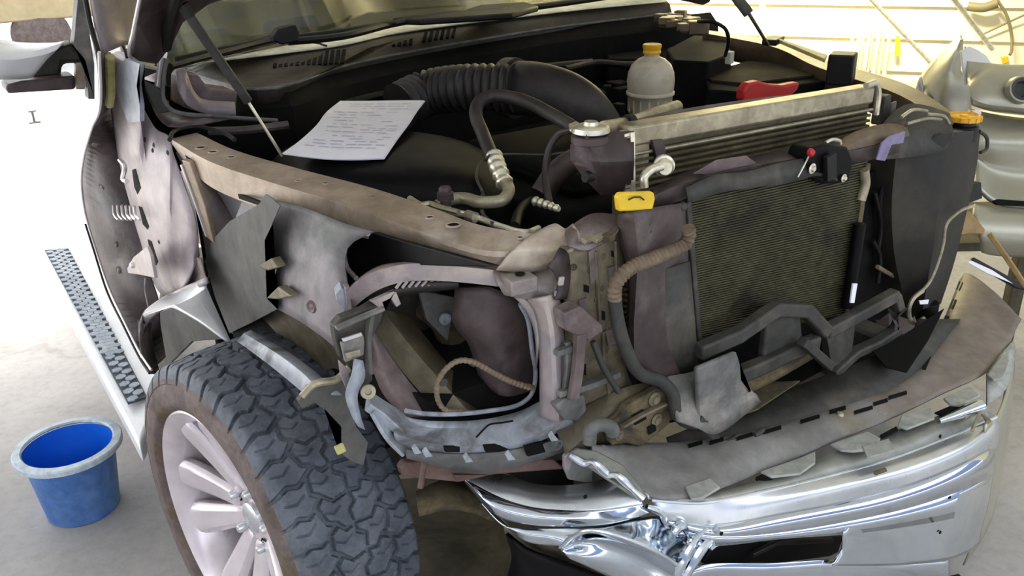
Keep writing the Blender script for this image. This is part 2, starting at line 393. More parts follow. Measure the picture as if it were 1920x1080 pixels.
from mathutils.bvhtree import BVHTree
def hit(o, px, py):
    me = o.data; off = -TI if o.parent is not None else Vector()
    key = '_bvh_'+o.name
    if key not in globals():
        globals()[key] = BVHTree.FromPolygons([v.co+off for v in me.vertices], [tuple(p.vertices) for p in me.polygons])
    d = Vector(CF + CR*(px-960)/FOC - CU*(py-540)/FOC).normalized()
    loc, n, _, _ = globals()[key].ray_cast(Vector(CAM), d)
    if loc is None: return None, None
    if n.dot(d) > 0: n = -n
    return loc, n
def mark(name, o, pts, mat, h=.0015, lift=.0025):
    # thin plate lying on the surface of a part (slot, patch, label)
    P_ = []; N = Vector()
    for p in pts:
        l, n = hit(o, *p)
        if l is None: return None
        P_.append(l); N += n
    N.normalize(); P_ = [p+N*lift for p in P_]
    return prism(name, P_, N*h, mat, o, bev=0)
def stud(name, o, px, py, r, mat, prof=None, mat2=None):
    l, n = hit(o, px, py)
    if l is None: return None
    prof = prof or [(0, .5), (.55, .45), (.6, .2), (1, .12), (1.05, 0)]
    return lathe(name, [(a*r, b*r+.002) for a, b in prof], l, mat, o, frame(n), 16)
TI = Vector((0, -1.5, 0))
HOLE = [(1.25, .0), (1.2, .18), (1.0, .2), (.9, .02), (0, .0)]
# ================================================================== SETTING
bm = bmesh.new(); b_box(bm, (3, 7, -.05), (30, 36, .1)); tag(link('floor', bm, m_floor), kind='structure')
W0 = U(1750, 120, d=5.6); WD = Vector((-.568, .823, 0)); WN = Vector((-.823, -.568, 0))
def wall_box(bm, s, z, ls, h, t, out=0, mi=0):
    b_box(bm, Vector((W0.x, W0.y, z))+WD*s+WN*out, (ls, t, h), (WD, WN, Vector((0, 0, 1))), mi)
bm = bmesh.new(); wall_box(bm, -.2, 1.5, 9.4, 3.0, .08, -.10)
z = .0
while z < 2.95:       # lapped boards
    c = Vector((W0.x, W0.y, 0))+WD*-.2; L = 4.7
    p = [c-WD*L+Vector((0, 0, z))+WN*.028, c-WD*L+Vector((0, 0, z+.2))+WN*.004, c-WD*L+Vector((0, 0, z+.2))-WN*.07, c-WD*L+Vector((0, 0, z))-WN*.07]
    b_prism(bm, p, WD*2*L); z += .2
tag(link('wall_right', bm, m_siding, smooth=False), kind='structure')
bm = bmesh.new(); b_box(bm, (1.2, 1.75, 3.1), (19, 8.7, .1)); tag(link('ceiling', bm, m_ceil), kind='structure')

# ================================================================== TRUCK
T = tag(empty('pickup_truck', (0, 1.5, 0)), 'brown pickup truck with its front end stripped open, crumpled chrome bumper and raised hood', 'truck')
TI = Vector((0, -1.5, 0))
def part(o, label=None):
    if label: o['label'] = label
    return o
_link = link
def link(name, bm, mat, parent=None, smooth=True, sharp=35):
    # truck parts are modelled in place; shift them into the empty's frame
    if parent is not None and (parent is T or parent.get('_t')):
        bmesh.ops.translate(bm, vec=TI, verts=bm.verts)
    o = _link(name, bm, mat, parent, smooth, sharp)
    if parent is not None and (parent is T or parent.get('_t')): o['_t'] = 1
    return o

# ---------------- front wheel
WC = Vector((-.978, .916, .395)); ST = .156
WX = Vector((-math.cos(ST), -math.sin(ST), 0))      # outward axle
WF = Vector((math.sin(ST), -math.cos(ST), 0))       # forward
WZ = Vector((0, 0, 1))
def wheel():
    RT, HW = .381, .128
    # tread groove field in a repeating cell; u 0..1 along, v -1..1 across
    cells = 20; NU, NV = 1600, 160
    segs = []
    def line(pts, w, d):
        for a, b in zip(pts[:-1], pts[1:]): segs.append((a, b, w, d))
    for s in (1, -1):
        o = 0 if s > 0 else .5
        f = lambda L: [(u+o, v*s) for u, v in L]
        line(f([(-.05, .38), (.05, .50), (.34, .46), (.44, .30), (.52, .44), (.82, .52), (.95, .38), (1.05, .50)]), .0042, 1)
        line(f([(.34, .46), (.24, .62), (.30, .78), (.16, 1.05)]), .0038, 1)
        line(f([(.82, .50), (.72, .66), (.78, .80), (.64, 1.05)]), .0034, 1)
        line(f([(.60, .60), (.50, .74), (.54, .90)]), .0012, .35)
        line(f([(.08, .60), (.00, .74), (.04, .90)]), .0012, .35)
        line(f([(.44, .30), (.30, .20), (.34, .06)]), .0034, 1)
        line(f([(.95, .38), (.80, .24), (.84, -.02)]), .0026, .9)
        line(f([(.70, .44), (.62, .30), (.68, .18)]), .0012, .4)
        line(f([(.20, .42), (.12, .28), (.18, .16)]), .0012, .4)
    line([(-.16, -.02), (.10, -.07), (.20, .05), (.34, .06), (.56, .08), (.66, -.05), (.84, -.02), (1.10, -.07)], .0034, 1)
    P = 2*math.pi*RT/cells
    us = np.arange(NU)/NU*cells; vs = np.linspace(-1, 1, NV)
    Ug, Vg = np.meshgrid(us % 1.0, vs, indexing='ij')
    H = np.zeros_like(Ug)
    for (a, b, w, d) in segs:
        for sh in (-2, -1, 0, 1):
            ax, ay = (a[0]+sh)*P, a[1]*HW; bx, by = (b[0]+sh)*P, b[1]*HW
            if max(ax, bx) < -.02 or min(ax, bx) > P+.02: continue
            px, py = Ug*P, Vg*HW; dx, dy = bx-ax, by-ay
            t = np.clip(((px-ax)*dx+(py-ay)*dy)/(dx*dx+dy*dy+1e-12), 0, 1)
            D = np.hypot(px-ax-t*dx, py-ay-t*dy)
            H = np.maximum(H, np.clip((w+.0012-D)/.0012, 0, 1)*d)
    crown = .010*np.abs(Vg)**2.2+.020*np.clip((np.abs(Vg)-.86)/.14, 0, 1)**2
    rad = RT-crown-.0105*H
    th = np.arange(NU)/NU*2*math.pi
    verts = []; 
    lat = Vg*HW
    X = np.array(WX); F_ = np.array(WF); Zv = np.array(WZ); c = np.array(WC)+np.array(TI)
    cs, sn = np.cos(th)[:, None], np.sin(th)[:, None]
    Pn = c+lat[..., None]*X+(rad*cs)[..., None]*F_+(rad*sn)[..., None]*Zv
    # sidewalls: radius, lateral rows
    prof = [(.350, .1285, .5), (.340, .1315, .25), (.338, .1300, 0), (.330, .1335, 0), (.318, .1350, 0), (.300, .134, 0), (.292, .1345, 0), (.289, .132, 0), (.280, .127, 0), (.276, .117, 0), (.268, .110, 0)]
    def side(s):
        rows = []
        for r, l, g in prof:
            e = H[:, -1 if s > 0 else 0]*.010*g
            rr = np.full(NU, r)-0; ll = np.full(NU, l)-e
            rows.append(c+(s*ll)[:, None]*X+(rr[:, None]*cs)*F_+(rr[:, None]*sn)*Zv)
        return rows
    rowsO = side(1); rowsI = side(-1)
    allrows = rowsI[::-1]+[Pn[:, j] for j in range(NV)]+rowsO
    nr = len(allrows); V = np.concatenate(allrows, 0)
    i = np.arange(NU); i2 = (i+1) % NU; faces = []
    for r in range(nr-1):
        q = np.stack([r*NU+i, r*NU+i2, (r+1)*NU+i2, (r+1)*NU+i], 1); faces.append(q)
    Fa = np.concatenate(faces, 0)
    me = bpy.data.meshes.new('front_wheel'); me.from_pydata(V.tolist(), [], Fa.tolist())
    me.materials.append(m_tyre); me.materials.append(m_wall)
    k = len(rowsI); mi = np.zeros(len(Fa), int)
    mi[:(k)*NU] = 1; mi[(k-1+NV+1)*NU:] = 1
    me.polygons.foreach_set('material_index', mi.tolist()); me.polygons.foreach_set('use_smooth', [True]*len(Fa))
    me.set_sharp_from_angle(angle=math.radians(50)); me.update()
    w = bpy.data.objects.new('front_wheel', me); COL.objects.link(w); w.parent = T; w['_t'] = 1
    w['label'] = 'all-terrain tyre with blocky tread'
    AX = (WF, WZ, WX)
    # rim barrel and lip
    lathe('wheel_rim', [(.262, .118), (.272, .124), (.277, .122), (.276, .112), (.268, .104), (.252, .100), (.246, .085), (.240, .02), (.236, -.06), (.250, -.10), (.262, -.11),
                        (.262, -.115), (.245, -.105), (.23, -.06), (.236, .02), (.240, .09), (.248, .106), (.262, .118)], WC, m_rim, w, AX, 96)
    # spokes: five pairs
    for q in range(5):
        bm = bmesh.new()
        for s in (-1, 1):
            rows = []
            for t in [0, .12, .3, .55, .8, 1.0]:
                r = .055+(.252-.055)*t
                a = math.radians(90+28+72*q)+s*(math.radians(17.5)*(1-.18*t) if t > 0 else math.radians(17))
                hw = .024+.022*t if t > .1 else .022
                dep = .054-.004*math.sin(t*3.1)+.058*t
                ca, sa = math.cos(a), math.sin(a); rad = WF*ca+WZ*sa; tan = -WF*sa+WZ*ca
                o = WC+rad*r
                rows.append([o+tan*(-hw)+WX*(dep-.045), o+tan*(-hw)+WX*(dep-.010), o+tan*(-hw*.55)+WX*dep, o+tan*(-hw*.1)+WX*(dep-.004), o+tan*hw*.55+WX*dep, o+tan*hw+WX*(dep-.012), o+tan*hw+WX*(dep-.045)])
            G = [[bm.verts.new(p) for p in r] for r in rows]
            for i in range(len(G)-1):
                for j in range(6): bm.faces.new((G[i][j], G[i][j+1], G[i+1][j+1], G[i+1][j]))
                bm.faces.new((G[i][6], G[i][0], G[i+1][0], G[i+1][6]))
            bm.faces.new(G[0]); bm.faces.new(G[-1][::-1])
        o = link('spoke', bm, m_rim, w, sharp=40); m = o.modifiers.new('s', 'SUBSURF'); m.levels = m.render_levels = 1
    # hub
    lathe('wheel_hub', [(0, .078), (.034, .078), (.036, .072), (.058, .074), (.090, .076), (.100, .070), (.103, .03), (0, .03)], WC-WX*.028, m_rim, w, AX, 60)
    lathe('center_cap', [(0, .090), (.028, .089), (.036, .084), (.038, .076), (.038, .07)], WC-WX*.028, m_chromed, w, AX, 40)
    for q in range(5):
        a = math.radians(90+64+72*q); p = WC+(WF*math.cos(a)+WZ*math.sin(a))*.070-WX*.028
        lathe('lug_nut', [(.0145, .070), (.0150, .0775), (.0115, .0775), (.0110, .074), (.0098, .074), (.0098, .094), (.007, .098), (0, .099)], p, m_chromed, w, AX, 12)
    for q in range(5):
        a = math.radians(90+64+72*q); p = WC+(WF*math.cos(a)+WZ*math.sin(a))*.070-WX*.028
        lathe('lug_pocket', [(.0200, .0765), (.0185, .0772), (.0150, .0768), (0, .0766)], p, m_deep, w, AX, 16)
    lathe('brake_disc', [(0, .0), (.09, .0), (.17, -.005), (.17, -.03), (0, -.03)], WC, m_brake, w, AX, 48)
    kids = [o for o in bpy.data.objects if o.parent == w]+[w]; cc = WC+TI
    for o in {k.data.name: k for k in kids}.values():
        for v_ in o.data.vertices: v_.co = cc+(v_.co-cc)*1.035
wheel()

# ---------------- running board
RB = empty('running_board_frame'); bpy.data.objects.remove(RB)
def board():
    zt = .41
    a0, a1 = U(240, 757, z=zt), U(84, 470, z=zt); b0, b1 = U(276, 745, z=zt), U(128, 466, z=zt)
    le0, le1 = U(262, 838, z=zt-.02), U(60, 455, z=zt-.02)
    re0, re1 = U(292, 716, z=zt), U(150, 440, z=zt)
    bm = bmesh.new()
    ext = Vector((0, 0, -.06)); 
    b_prism(bm, [le0, re0+Vector((.03, 0, 0)), re1+Vector((.03, .5, 0)), le1+Vector((0, .5, 0))], ext)
    o = link('running_board', bm, m_board, T); bevel(o, .012, 3)
    bm = bmesh.new(); up = Vector((0, 0, .003))
    b_prism(bm, [a0+up, b0+up, b1+up, a1+up], Vector((0, 0, -.006)), mi=0)
    # hex studs
    L = (a1-a0).length; W = (b0-a0).length; e = (a1-a0).normalized(); f = (b0-a0)
    s = .0165; n = int(L/(s*1.5))
    for i in range(n):
        t = (i+.5)/n; A = a0.lerp(a1, t); B = b0.lerp(b1, t); wv = (B-A); m_ = int(wv.length/(s*1.78)); wn_ = wv.normalized()
        for j in range(m_):
            c = A+wv*((j+.4+(.5 if i % 2 else 0))/(m_+.3))+up
            pts = [c+(e*math.cos(k*math.pi/3)+wn_*math.sin(k*math.pi/3))*s*.93 for k in range(6)]
            vs = [bm.verts.new(p+Vector((0, 0, .0035))) for p in pts]; lo = [bm.verts.new(p) for p in pts]
            bm.faces.new(vs).material_index = 1
            for k in range(6): bm.faces.new((vs[k], vs[(k+1) % 6], lo[(k+1) % 6], lo[k])).material_index = 1
    link('tread_pad', bm, [m_dgap, m_hex], o, smooth=False)
board()

# ---------------- left fender rail (tan beam)
back = R([(368, 250), (440, 283), (560, 318), (700, 355), (820, 395), (900, 424), (1000, 440), (1060, 436)], z=(1.18, 1.095))
front = R([(322, 262), (395, 304), (500, 340), (640, 382), (760, 424), (850, 455), (925, 472), (1050, 466)], z=(1.18, 1.09))
bot = R([(346, 300), (398, 350), (500, 392), (640, 432), (760, 466), (850, 491), (930, 508), (1040, 515)], z=(1.12, 1.045))
rail = loft('fender_rail', [away(back, (.004, 0, -.06)), back, away(front, (.006, .004, 0)), front, away(front, (0, 0, -.008)), bot, away(bot, (.03, 0, -.01))], m_rail, T, n=60, t=.004, sm=True, sharp=28)
for (px, py, rx) in ((377, 279, 9), (400, 287, 8), (434, 297, 7), (560, 341, 5), (610, 346, 5), (806, 410, 7), (850, 424, 12), (975, 448, 6), (700, 372, 4)):
    l, n = hit(rail, px, py)
    if l is None: continue
    s_ = rx/1650*(l-Vector(CAM)).dot(Vector(CF)); fr_ = frame(Vector((0, 0, 1)))
    q = lathe('rail_hole', [(s_*1.3, .0012), (s_*1.15, .0045), (s_, .0042), (s_*.9, .0026)], l, m_rail, rail, fr_, 24)
    lathe('rail_hole_gap', [(s_*.93, .0028), (0, .0028)], l, m_deep, rail, fr_, 24)
for pts in ([(350, 290), (364, 300), (372, 318), (358, 306)], [(393, 347), (402, 352), (404, 360)], [(408, 352), (418, 358), (409, 361)]):
    mark('rail_slot', rail, pts, m_deep)
prism('rail_slot', R([(420, 354), (488, 379), (490, 387), (424, 364)], x=-.93), (.006, 0, 0), m_deep, rail, bev=0)
# diagonal brace
A = R([(352, 300), (372, 345), (398, 448)], x=[-.972, -.962, -.935]); beam('rail_brace', A, .030, .012, m_rail, T, up=(1, .3, 0), sm=False)
A2 = R([(345, 306), (362, 350), (392, 440)], x=[-.976, -.967, -.94]); beam('rail_brace', A2, .006, .02, m_seam, T, up=(1, .3, 0), sm=False)
# pale inner panel under the rail; the white one stands in for bright ground beyond
prism('under_rail_panel', R([(408, 356), (440, 364), (498, 386), (500, 420), (420, 440), (402, 410)], x=-.86), (.01, 0, 0), m_board, T)
loft('under_rail_panel', [R([(330, 285), (356, 340), (372, 400), (384, 460), (392, 520)], x=-.93), R([(372, 300), (400, 352), (420, 380), (440, 420), (470, 500)], x=-.86)], m_light, T, n=12)

# ---------------- right fender rail
rb_ = R([(1330, 58), (1460, 78), (1545, 112), (1700, 160), (1800, 222)], z=(1.19, 1.10)); rf_ = R([(1318, 62), (1448, 88), (1532, 126), (1680, 176), (1778, 238)], z=(1.19, 1.10))
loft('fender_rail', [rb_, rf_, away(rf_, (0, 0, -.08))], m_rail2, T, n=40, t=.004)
c = U(1578, 128, z=1.17); ax = rotax(.5)
box('hood_latch_block', c+Vector((0, 0, .0)), (.085, .075, .09), m_black, T, ax, .006)
prism('right_rail_trim', R([(1448, 76), (1460, 78), (1550, 110), (1546, 118)], z=1.196), (0, 0, .012), m_foam, T)
box('hood_bumper_stop', U(1450, 76, z=1.2), (.11, .05, .02), m_black, T, rotax(.45), .004)

# ---------------- cowl side (pale structure left of the engine bay)
XS = -.985
o1 = R([(205, 108), (224, 96), (246, 108), (268, 128), (262, 160), (268, 200), (290, 240), (318, 258), (326, 290), (345, 345), (362, 395), (370, 430), (374, 478)], x=(-1.0, -.96))
o2 = R([(196, 150), (208, 200), (214, 240), (224, 300), (236, 350), (250, 400), (262, 450), (276, 500), (300, 548), (330, 548)], x=(-1.02, -.99))
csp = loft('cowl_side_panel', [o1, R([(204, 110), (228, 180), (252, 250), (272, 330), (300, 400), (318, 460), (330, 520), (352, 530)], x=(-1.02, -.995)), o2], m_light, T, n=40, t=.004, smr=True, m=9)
for pts in ([(250, 318), (256, 316), (266, 352), (260, 364), (254, 350)], [(262, 386), (268, 388), (281, 424), (279, 430), (270, 420)], [(279, 448), (286, 452), (298, 490), (295, 497), (286, 484)]):
    mark('panel_slot', csp, pts, m_deep, .0008)
for px, py in ((270, 262), (290, 272), (288, 282), (316, 286), (300, 453)):
    stud('panel_bolt', csp, px, py, .006, m_dark)
# glossy grey plate under the hood corner
prism('cowl_corner_plate', R([(236, 110), (262, 120), (256, 160), (262, 198), (262, 228), (240, 230), (224, 190), (214, 160), (222, 120)], x=-1.03), (.01, 0, 0), m_lgrey, T)
# lower dark panel of the side
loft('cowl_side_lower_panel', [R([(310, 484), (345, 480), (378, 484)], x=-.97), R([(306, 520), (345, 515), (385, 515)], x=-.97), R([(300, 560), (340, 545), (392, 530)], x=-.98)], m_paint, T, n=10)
# pillar edge curve: door front edge
edge = [(186, 98), (188, 196), (172, 240), (156, 300), (153, 350), (162, 410), (180, 470), (204, 540), (232, 600), (262, 660), (284, 694)]
E0 = R(edge, x=-1.085); tube('door_edge', E0, .0035, m_seam, T, 8, 60)
hpl = loft('hinge_pillar', [R(edge, x=-1.08), R([(206, 98), (212, 200), (222, 250), (236, 320), (246, 380), (262, 440), (276, 500), (296, 560), (300, 600), (305, 640), (310, 670)], x=-1.0)], m_maroon, T, n=50, t=.004)
E1 = R([(160, 420), (176, 470), (200, 545), (232, 612), (262, 672), (280, 700)], x=-1.10); tube('door_edge_trim', E1, .003, m_black, T, 8, 40)
for px, py, s in ((180, 268, .011), (192, 349, .011), (219, 458, .009), (224, 506, .012), (243, 330, .008)):
    stud('pillar_boss', hpl, px, py, s, m_paint, [(1, 0), (.85, .3), (.6, .1), (.4, .3), (0, .3)])
bm = bmesh.new(); b_tube(bm, R([(225, 300), (234, 312), (230, 335), (238, 340)], x=-1.04), .006, 8); link('door_check_arm', bm, m_seam, T)
bm = bmesh.new()
for k in range(6): b_tube(bm, R([(212+k*8, 384+k*.5), (214+k*8, 402), (222+k*8, 412)], x=-1.04), .0035, 6)
link('hinge_spring', bm, m_seam, T)
prism('hinge_bracket', R([(238, 503), (250, 482), (275, 462), (282, 480), (290, 522), (262, 516), (240, 512)], x=-1.06), (.008, 0, 0), m_light, T, .002)
lathe('bracket_bolt', [(0, .006), (.006, .005), (.009, 0)], U(248, 497, x=-1.063), m_seam, T, frame((-1, -.2, 0)), 12)
tube('hinge_wire', R([(272, 522), (272, 545), (278, 575)], x=-1.05), .002, m_light, T, 6)
# windscreen pillar, weather strips, foam
loft('windshield_pillar', [R([(168, -60), (172, 0), (182, 60), (188, 102)], x=-1.06), R([(210, -60), (216, 0), (222, 50), (232, 84)], x=(-1.0, -1.0)), R([(250, -60), (252, 0), (246, 60), (240, 92)], x=-.92)], m_light, T, n=14, t=.01, smr=True)
tube('door_seal', R([(150, -60), (168, 40), (186, 110), (190, 190)], x=-1.07), .006, m_black, T, 8, 24)
tube('pillar_seal', R([(188, 104), (200, 88), (222, 78), (236, 100), (240, 124)], x=-1.0), .003, m_black, T, 8, 24)
tube('foam_strip', R([(206, 106), (207, 140), (208, 170), (205, 196)], x=-1.04), .011, m_foam, T, 8, 12)
# ---------------- mirror
mr = loft('mirror_housing', [R([(-30, 70), (30, 82), (95, 84), (130, 80)], y=1.9), R([(-30, 110), (20, 112), (70, 100), (122, 82)], y=1.80), R([(-30, 146), (20, 146), (60, 142), (64, 120)], y=1.84)], m_board, T, n=14, t=.01, smr=True)
prism('mirror_base', R([(62, 150), (60, 128), (78, 104), (130, 78), (142, 92), (160, 96), (160, 118), (118, 120), (114, 146)], y=1.88), (0, .06, 0), m_dark, mr, .01)
prism('mirror_foot', R([(10, 160), (40, 152), (142, 142), (143, 168), (14, 176)], y=1.83), (0, .10, 0), m_maroon, mr, .008)
prism('mirror_post', R([(146, 0), (156, -4), (168, 60), (177, 120), (178, 186), (166, 186), (160, 110), (138, 84)], y=1.86), (0, .05, 0), m_grey, mr, .006)
prism('mirror_bracket', R([(142, 118), (158, 116), (160, 168), (142, 168)], y=1.87), (0, .03, 0), m_rail, mr, .004)

# ---------------- cowl, hinge, hood, windshield
cA = R([(420, 112), (520, 100), (640, 84), (740, 62), (860, 45), (980, 30), (1100, 16), (1250, 2)], z=1.265)
cB = R([(330, 128), (460, 168), (530, 164), (640, 126), (760, 100), (900, 75), (1060, 50), (1260, 26)], z=1.215)
cw = loft('cowl_panel', [away(cA, (0, .012, -.004)), cA, catmull([a.lerp(b, .5)+Vector((0, 0, .012)) for a, b in zip(catmull(cA, 9), catmull(cB, 9))], 9), cB, away(cB, (0, .0, -.05))], m_cowl, T, n=60, t=.004)
for (x0, x1, ya, yb, tilt) in ((515, 652, 118, 108, 26), (738, 780, 78, 74, 24), (795, 860, 76, 66, 14)):
    bm = bmesh.new(); k = int((x1-x0)/10)
    for i in range(k):
        t = i/k; px = x0+(x1-x0)*t; py = ya+(yb-ya)*t-6
        a = U(px+4, py-9, z=1.258); b = U(px, py+tilt*.6, z=1.240)
        b_beam(bm, [a, b], .010, .006)
    link('cowl_vent', bm, m_deep, cw)
tube('cowl_seal', away(cB, (0, -.004, .002)), .005, m_seam if False else m_grey, T, 8, 60)
# firewall black below cowl
fw = R([(330, 200), (460, 172), (530, 168), (640, 130), (760, 104), (900, 79), (1060, 54), (1330, 26)], z=1.205)
loft('firewall_insulation', [fw, away(fw, (0, -.05, -.05)), away(fw, (0, -.05, -.12)), away(fw, (0, .0, -.7))], m_deep, T, n=40, t=.02, smr=True)
# left cowl box
prism('cowl_end_box', R([(342, 148), (350, 138), (372, 140), (392, 166), (446, 172), (444, 210), (392, 216), (340, 200)], y=1.42), (0, .1, 0), m_paint, T, .006)
loft('cowl_end_box_face', [R([(330, 134), (345, 130), (352, 145), (362, 170), (378, 186), (440, 192)], y=1.40), R([(334, 170), (342, 185), (350, 196), (366, 206), (392, 214), (442, 216)], y=1.38)], m_light, T, n=16, t=.006)
tube('cowl_seal', R([(312, 110), (306, 150), (308, 190), (330, 210), (400, 218), (520, 226)], y=1.36), .005, m_grey, T, 8, 40)
loft('cowl_side_shelf', [R([(262, 150), (280, 190), (300, 225), (330, 240), (390, 232)], z=1.19), R([(310, 130), (316, 190), (330, 212), (380, 222), (430, 224)], z=1.20)], m_paint, T, n=16, t=.004)
tube('fender_seal', R([(318, 262), (330, 245), (372, 238), (420, 250), (440, 262)], z=1.19), .005, m_black, T, 8, 24)
tube('shelf_pipe', R([(392, 246), (460, 244), (540, 234)], z=1.18), .010, m_maroon, T, 8, 12)
prism('cowl_inner_closing_panel', R([(236, 140), (420, 190), (430, 300), (300, 330), (262, 260)], y=1.62), (0, .01, 0), m_deep, T)
# hinge and hood
hg = beam('hood_hinge', R([(306, 96), (301, 140), (296, 176)], y=1.38), .018, .012, m_seam, T, up=(0, 1, 0))
prism('hinge_foot', R([(268, 150), (300, 165), (315, 190), (318, 210), (296, 214), (282, 190)], y=1.36), (0, .02, 0), m_dark, hg, .003)
ho = [(244, 104), (250, 60), (262, 0), (275, -80), (560, -170), (1240, -260), (1330, -30), (1318, 10), (1270, 0), (1230, -14), (1000, -60), (700, -40), (480, -20), (392, 8), (340, 45), (318, 90), (292, 124), (262, 116)]
H0 = R(ho, y=[1.33, 1.27, 1.18, 1.05, .95, .85, 1.15, 1.30, 1.33, 1.35, 1.38, 1.38, 1.38, 1.36, 1.36, 1.36, 1.36, 1.35])
hood = prism('hood', H0, (0, -.03, .012), m_maroon, T, .004)
tube('hood_edge', R([(292, 128), (262, 120), (243, 104), (250, 60), (262, 0), (275, -80)], y=[1.36, 1.35, 1.33, 1.27, 1.18, 1.05]), .0045, m_seam, hood, 8, 40)
tube('hood_rib', R([(310, 88), (320, 40), (338, -30)], y=[1.33, 1.25, 1.1]), .014, m_black, hood, 8)
prism('hood_seal', R([(252, 110), (268, 104), (292, 120), (288, 126), (262, 122)], y=1.345), (0, .03, .0), m_foam, hood, .002)
gs = tube('gas_strut', R([(352, 26), (465, 190)], y=(1.18, 1.20)), .0105, m_dark, T, 14, smooth=False)
tube('strut_rod', R([(462, 186), (541, 311)], y=(1.20, 1.17)), .0036, m_alub, gs, 10, smooth=False)
tube('strut_end', R([(342, 8), (356, 32)], y=1.18), .013, m_black, gs, 10, smooth=False)
g2 = tube('gas_strut', R([(1362, -30), (1404, 26)], z=(1.45, 1.38)), .014, m_dark, T, 12, smooth=False)
tube('strut_rod', R([(1402, 22), (1440, 84)], z=(1.38, 1.22)), .005, m_dark, g2, 10, smooth=False)
# screen
wb = R([(300, 128), (420, 107), (520, 87), (640, 67), (740, 41), (860, 19), (980, 5), (1100, -7), (1330, -44)], z=1.275)
wt = away(wb, (0, .62, .52)); 
loft('windshield', [wb, wt], m_glass, T, n=30, t=.006)
d1 = R([(330, 125), (640, 84), (860, 46), (1250, 0)], z=1.24)
dsh = loft('dashboard', [away(d1, (0, .16, .005)), away(d1, (0, .50, .03)), away(d1, (0, .60, -.2))], m_tank, T, n=20, t=.01)
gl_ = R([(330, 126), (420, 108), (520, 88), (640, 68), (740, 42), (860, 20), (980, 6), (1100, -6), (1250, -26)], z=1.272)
loft('bright_strip_ledge', [R([(330, 128), (420, 113), (520, 101), (640, 85), (740, 63), (860, 46), (980, 31), (1100, 17), (1250, 3)], z=1.268), gl_], m_bright_strip, T, n=40, t=.004)  # ledge added and painted pale to give the bright strip below the glass
bm = bmesh.new()
for sx in (-.42, .42):
    b_box(bm, (sx, 2.9, 1.25), (.5, .16, .75), rotax(0, -.2)); b_box(bm, (sx, 2.98, 1.72), (.26, .1, .18))
bevel(link('seats', bm, m_dark, T), .05, 4)
# cab roof and doors keep the cab dark inside
bm = bmesh.new(); b_box(bm, (.1, 3.2, 1.86), (1.3, 1.6, .04)); b_box(bm, (.15, 4.0, 1.3), (1.3, .05, 1.1)); b_box(bm, (.98, 3.4, .85), (.08, 2.2, .75)); b_box(bm, (.1, 2.6, .5), (1.5, 2.4, .06))
bevel(link('cab_body', bm, m_paint, T), .02, 3)
# wipers
def wiper(arm, blade, blk):
    w = tube('wiper', arm, .008, m_black, T, 8)
    beam('wiper_blade', blade, .012, .026, m_black, w, sm=False)
    if blk: prism('wiper_joint', blk, (0, .03, 0), m_black, w, .004)
wiper(R([(320, 125), (420, 98), (520, 74), (640, 58), (740, 42)], z=1.315), R([(330, 116), (470, 84), (530, 70)], z=1.30), R([(512, 70), (522, 54), (556, 46), (562, 60), (560, 78), (530, 84), (514, 78)], z=None) if False else R([(512, 70), (522, 54), (556, 46), (562, 60), (560, 78), (530, 84), (514, 78)], y=1.52))
tube('wiper', R([(540, 78), (640, 68), (740, 44), (830, 30), (930, 22), (1100, 0), (1240, -22)], z=1.31), .011, m_black, T, 8)
prism('wiper_pivot_cover', R([(735, 46), (790, 38), (870, 30), (900, 20), (985, 14), (1010, 22), (960, 36), (880, 42), (790, 48)], z=1.30), (0, 0, .02), m_black, T, .006)
tube('washer_hose', R([(560, 80), (590, 80), (612, 86)], z=1.29), .003, m_black, T, 6)

# ================================================================== ENGINE BAY
# black floor of the bay and engine mass
bay = [(-.78, .50, .80), (.62, .50, .80), (.95, 1.2, .85), (.9, 1.9, .9), (-.8, 1.7, .9), (-.93, 1.2, .85)]
prism('engine_cradle', [Vector(p) for p in bay], (0, 0, -.15), m_deep, T)
bm = bmesh.new(); b_box(bm, (-.02, 1.02, .90), (.62, .62, .22)); b_box(bm, (-.02, 1.02, 1.03), (.40, .5, .06)); bevel(link('engine', bm, m_deep, T), .04, 4)
# air filter box (smooth glossy black)
ab = [(-.80, 1.00), (-.58, .72), (-.50, .70), (-.36, .86), (-.34, 1.10), (-.46, 1.30), (-.66, 1.32), (-.78, 1.22)]
rows = []
for (s, z) in ((1.03, .82), (1.06, 1.02), (1.04, 1.075), (.96, 1.115), (.82, 1.135), (.4, 1.145), (.02, 1.147)):
    cx, cy = -.58, 1.02
    L = [Vector((cx+(x-cx)*s, cy+(y-cy)*s, z)) for x, y in ab]; rows.append(L)
def ring(rows, n, mat, name):
    bm = bmesh.new(); V = []
    for L in rows:
        P = catmull(L+[L[0]], n+1)[:-1]; V.append([bm.verts.new(p) for p in P])
    for i in range(len(V)-1):
        for k in range(n): bm.faces.new((V[i][k], V[i][(k+1) % n], V[i+1][(k+1) % n], V[i+1][k]))
    bm.faces.new(V[-1])
    o = link(name, bm, mat, T, sharp=60); m = o.modifiers.new('s', 'SUBSURF'); m.levels = m.render_levels = 1; return o
ring(rows, 40, m_blackg, 'air_filter_box')
# corrugated intake duct
p0, p1, p2 = U(800, 175, z=1.16), U(880, 165, z=1.185), U(965, 165, z=1.19)
o = tube('intake_duct', [p0+Vector((-.10, -.02, -.02)), p0, p1, p2], lambda t: .054+.012*(abs((t*17) % 1-.5)*2)**.6, m_hose, T, 28, 220)
D = [(955, 165), (1010, 168), (1060, 182), (1095, 205), (1125, 240)]
Dp = R(D, z=[1.18, 1.185, 1.17, 1.14, 1.08])
tube('intake_elbow', Dp, lambda t: .075-.012*t, m_hose, T, 28, 30)
tube('intake_collar', [Dp[0]-(Dp[1]-Dp[0])*.1, Dp[0]+(Dp[1]-Dp[0])*.25], .082, m_hose, T, 28, 2, smooth=False)
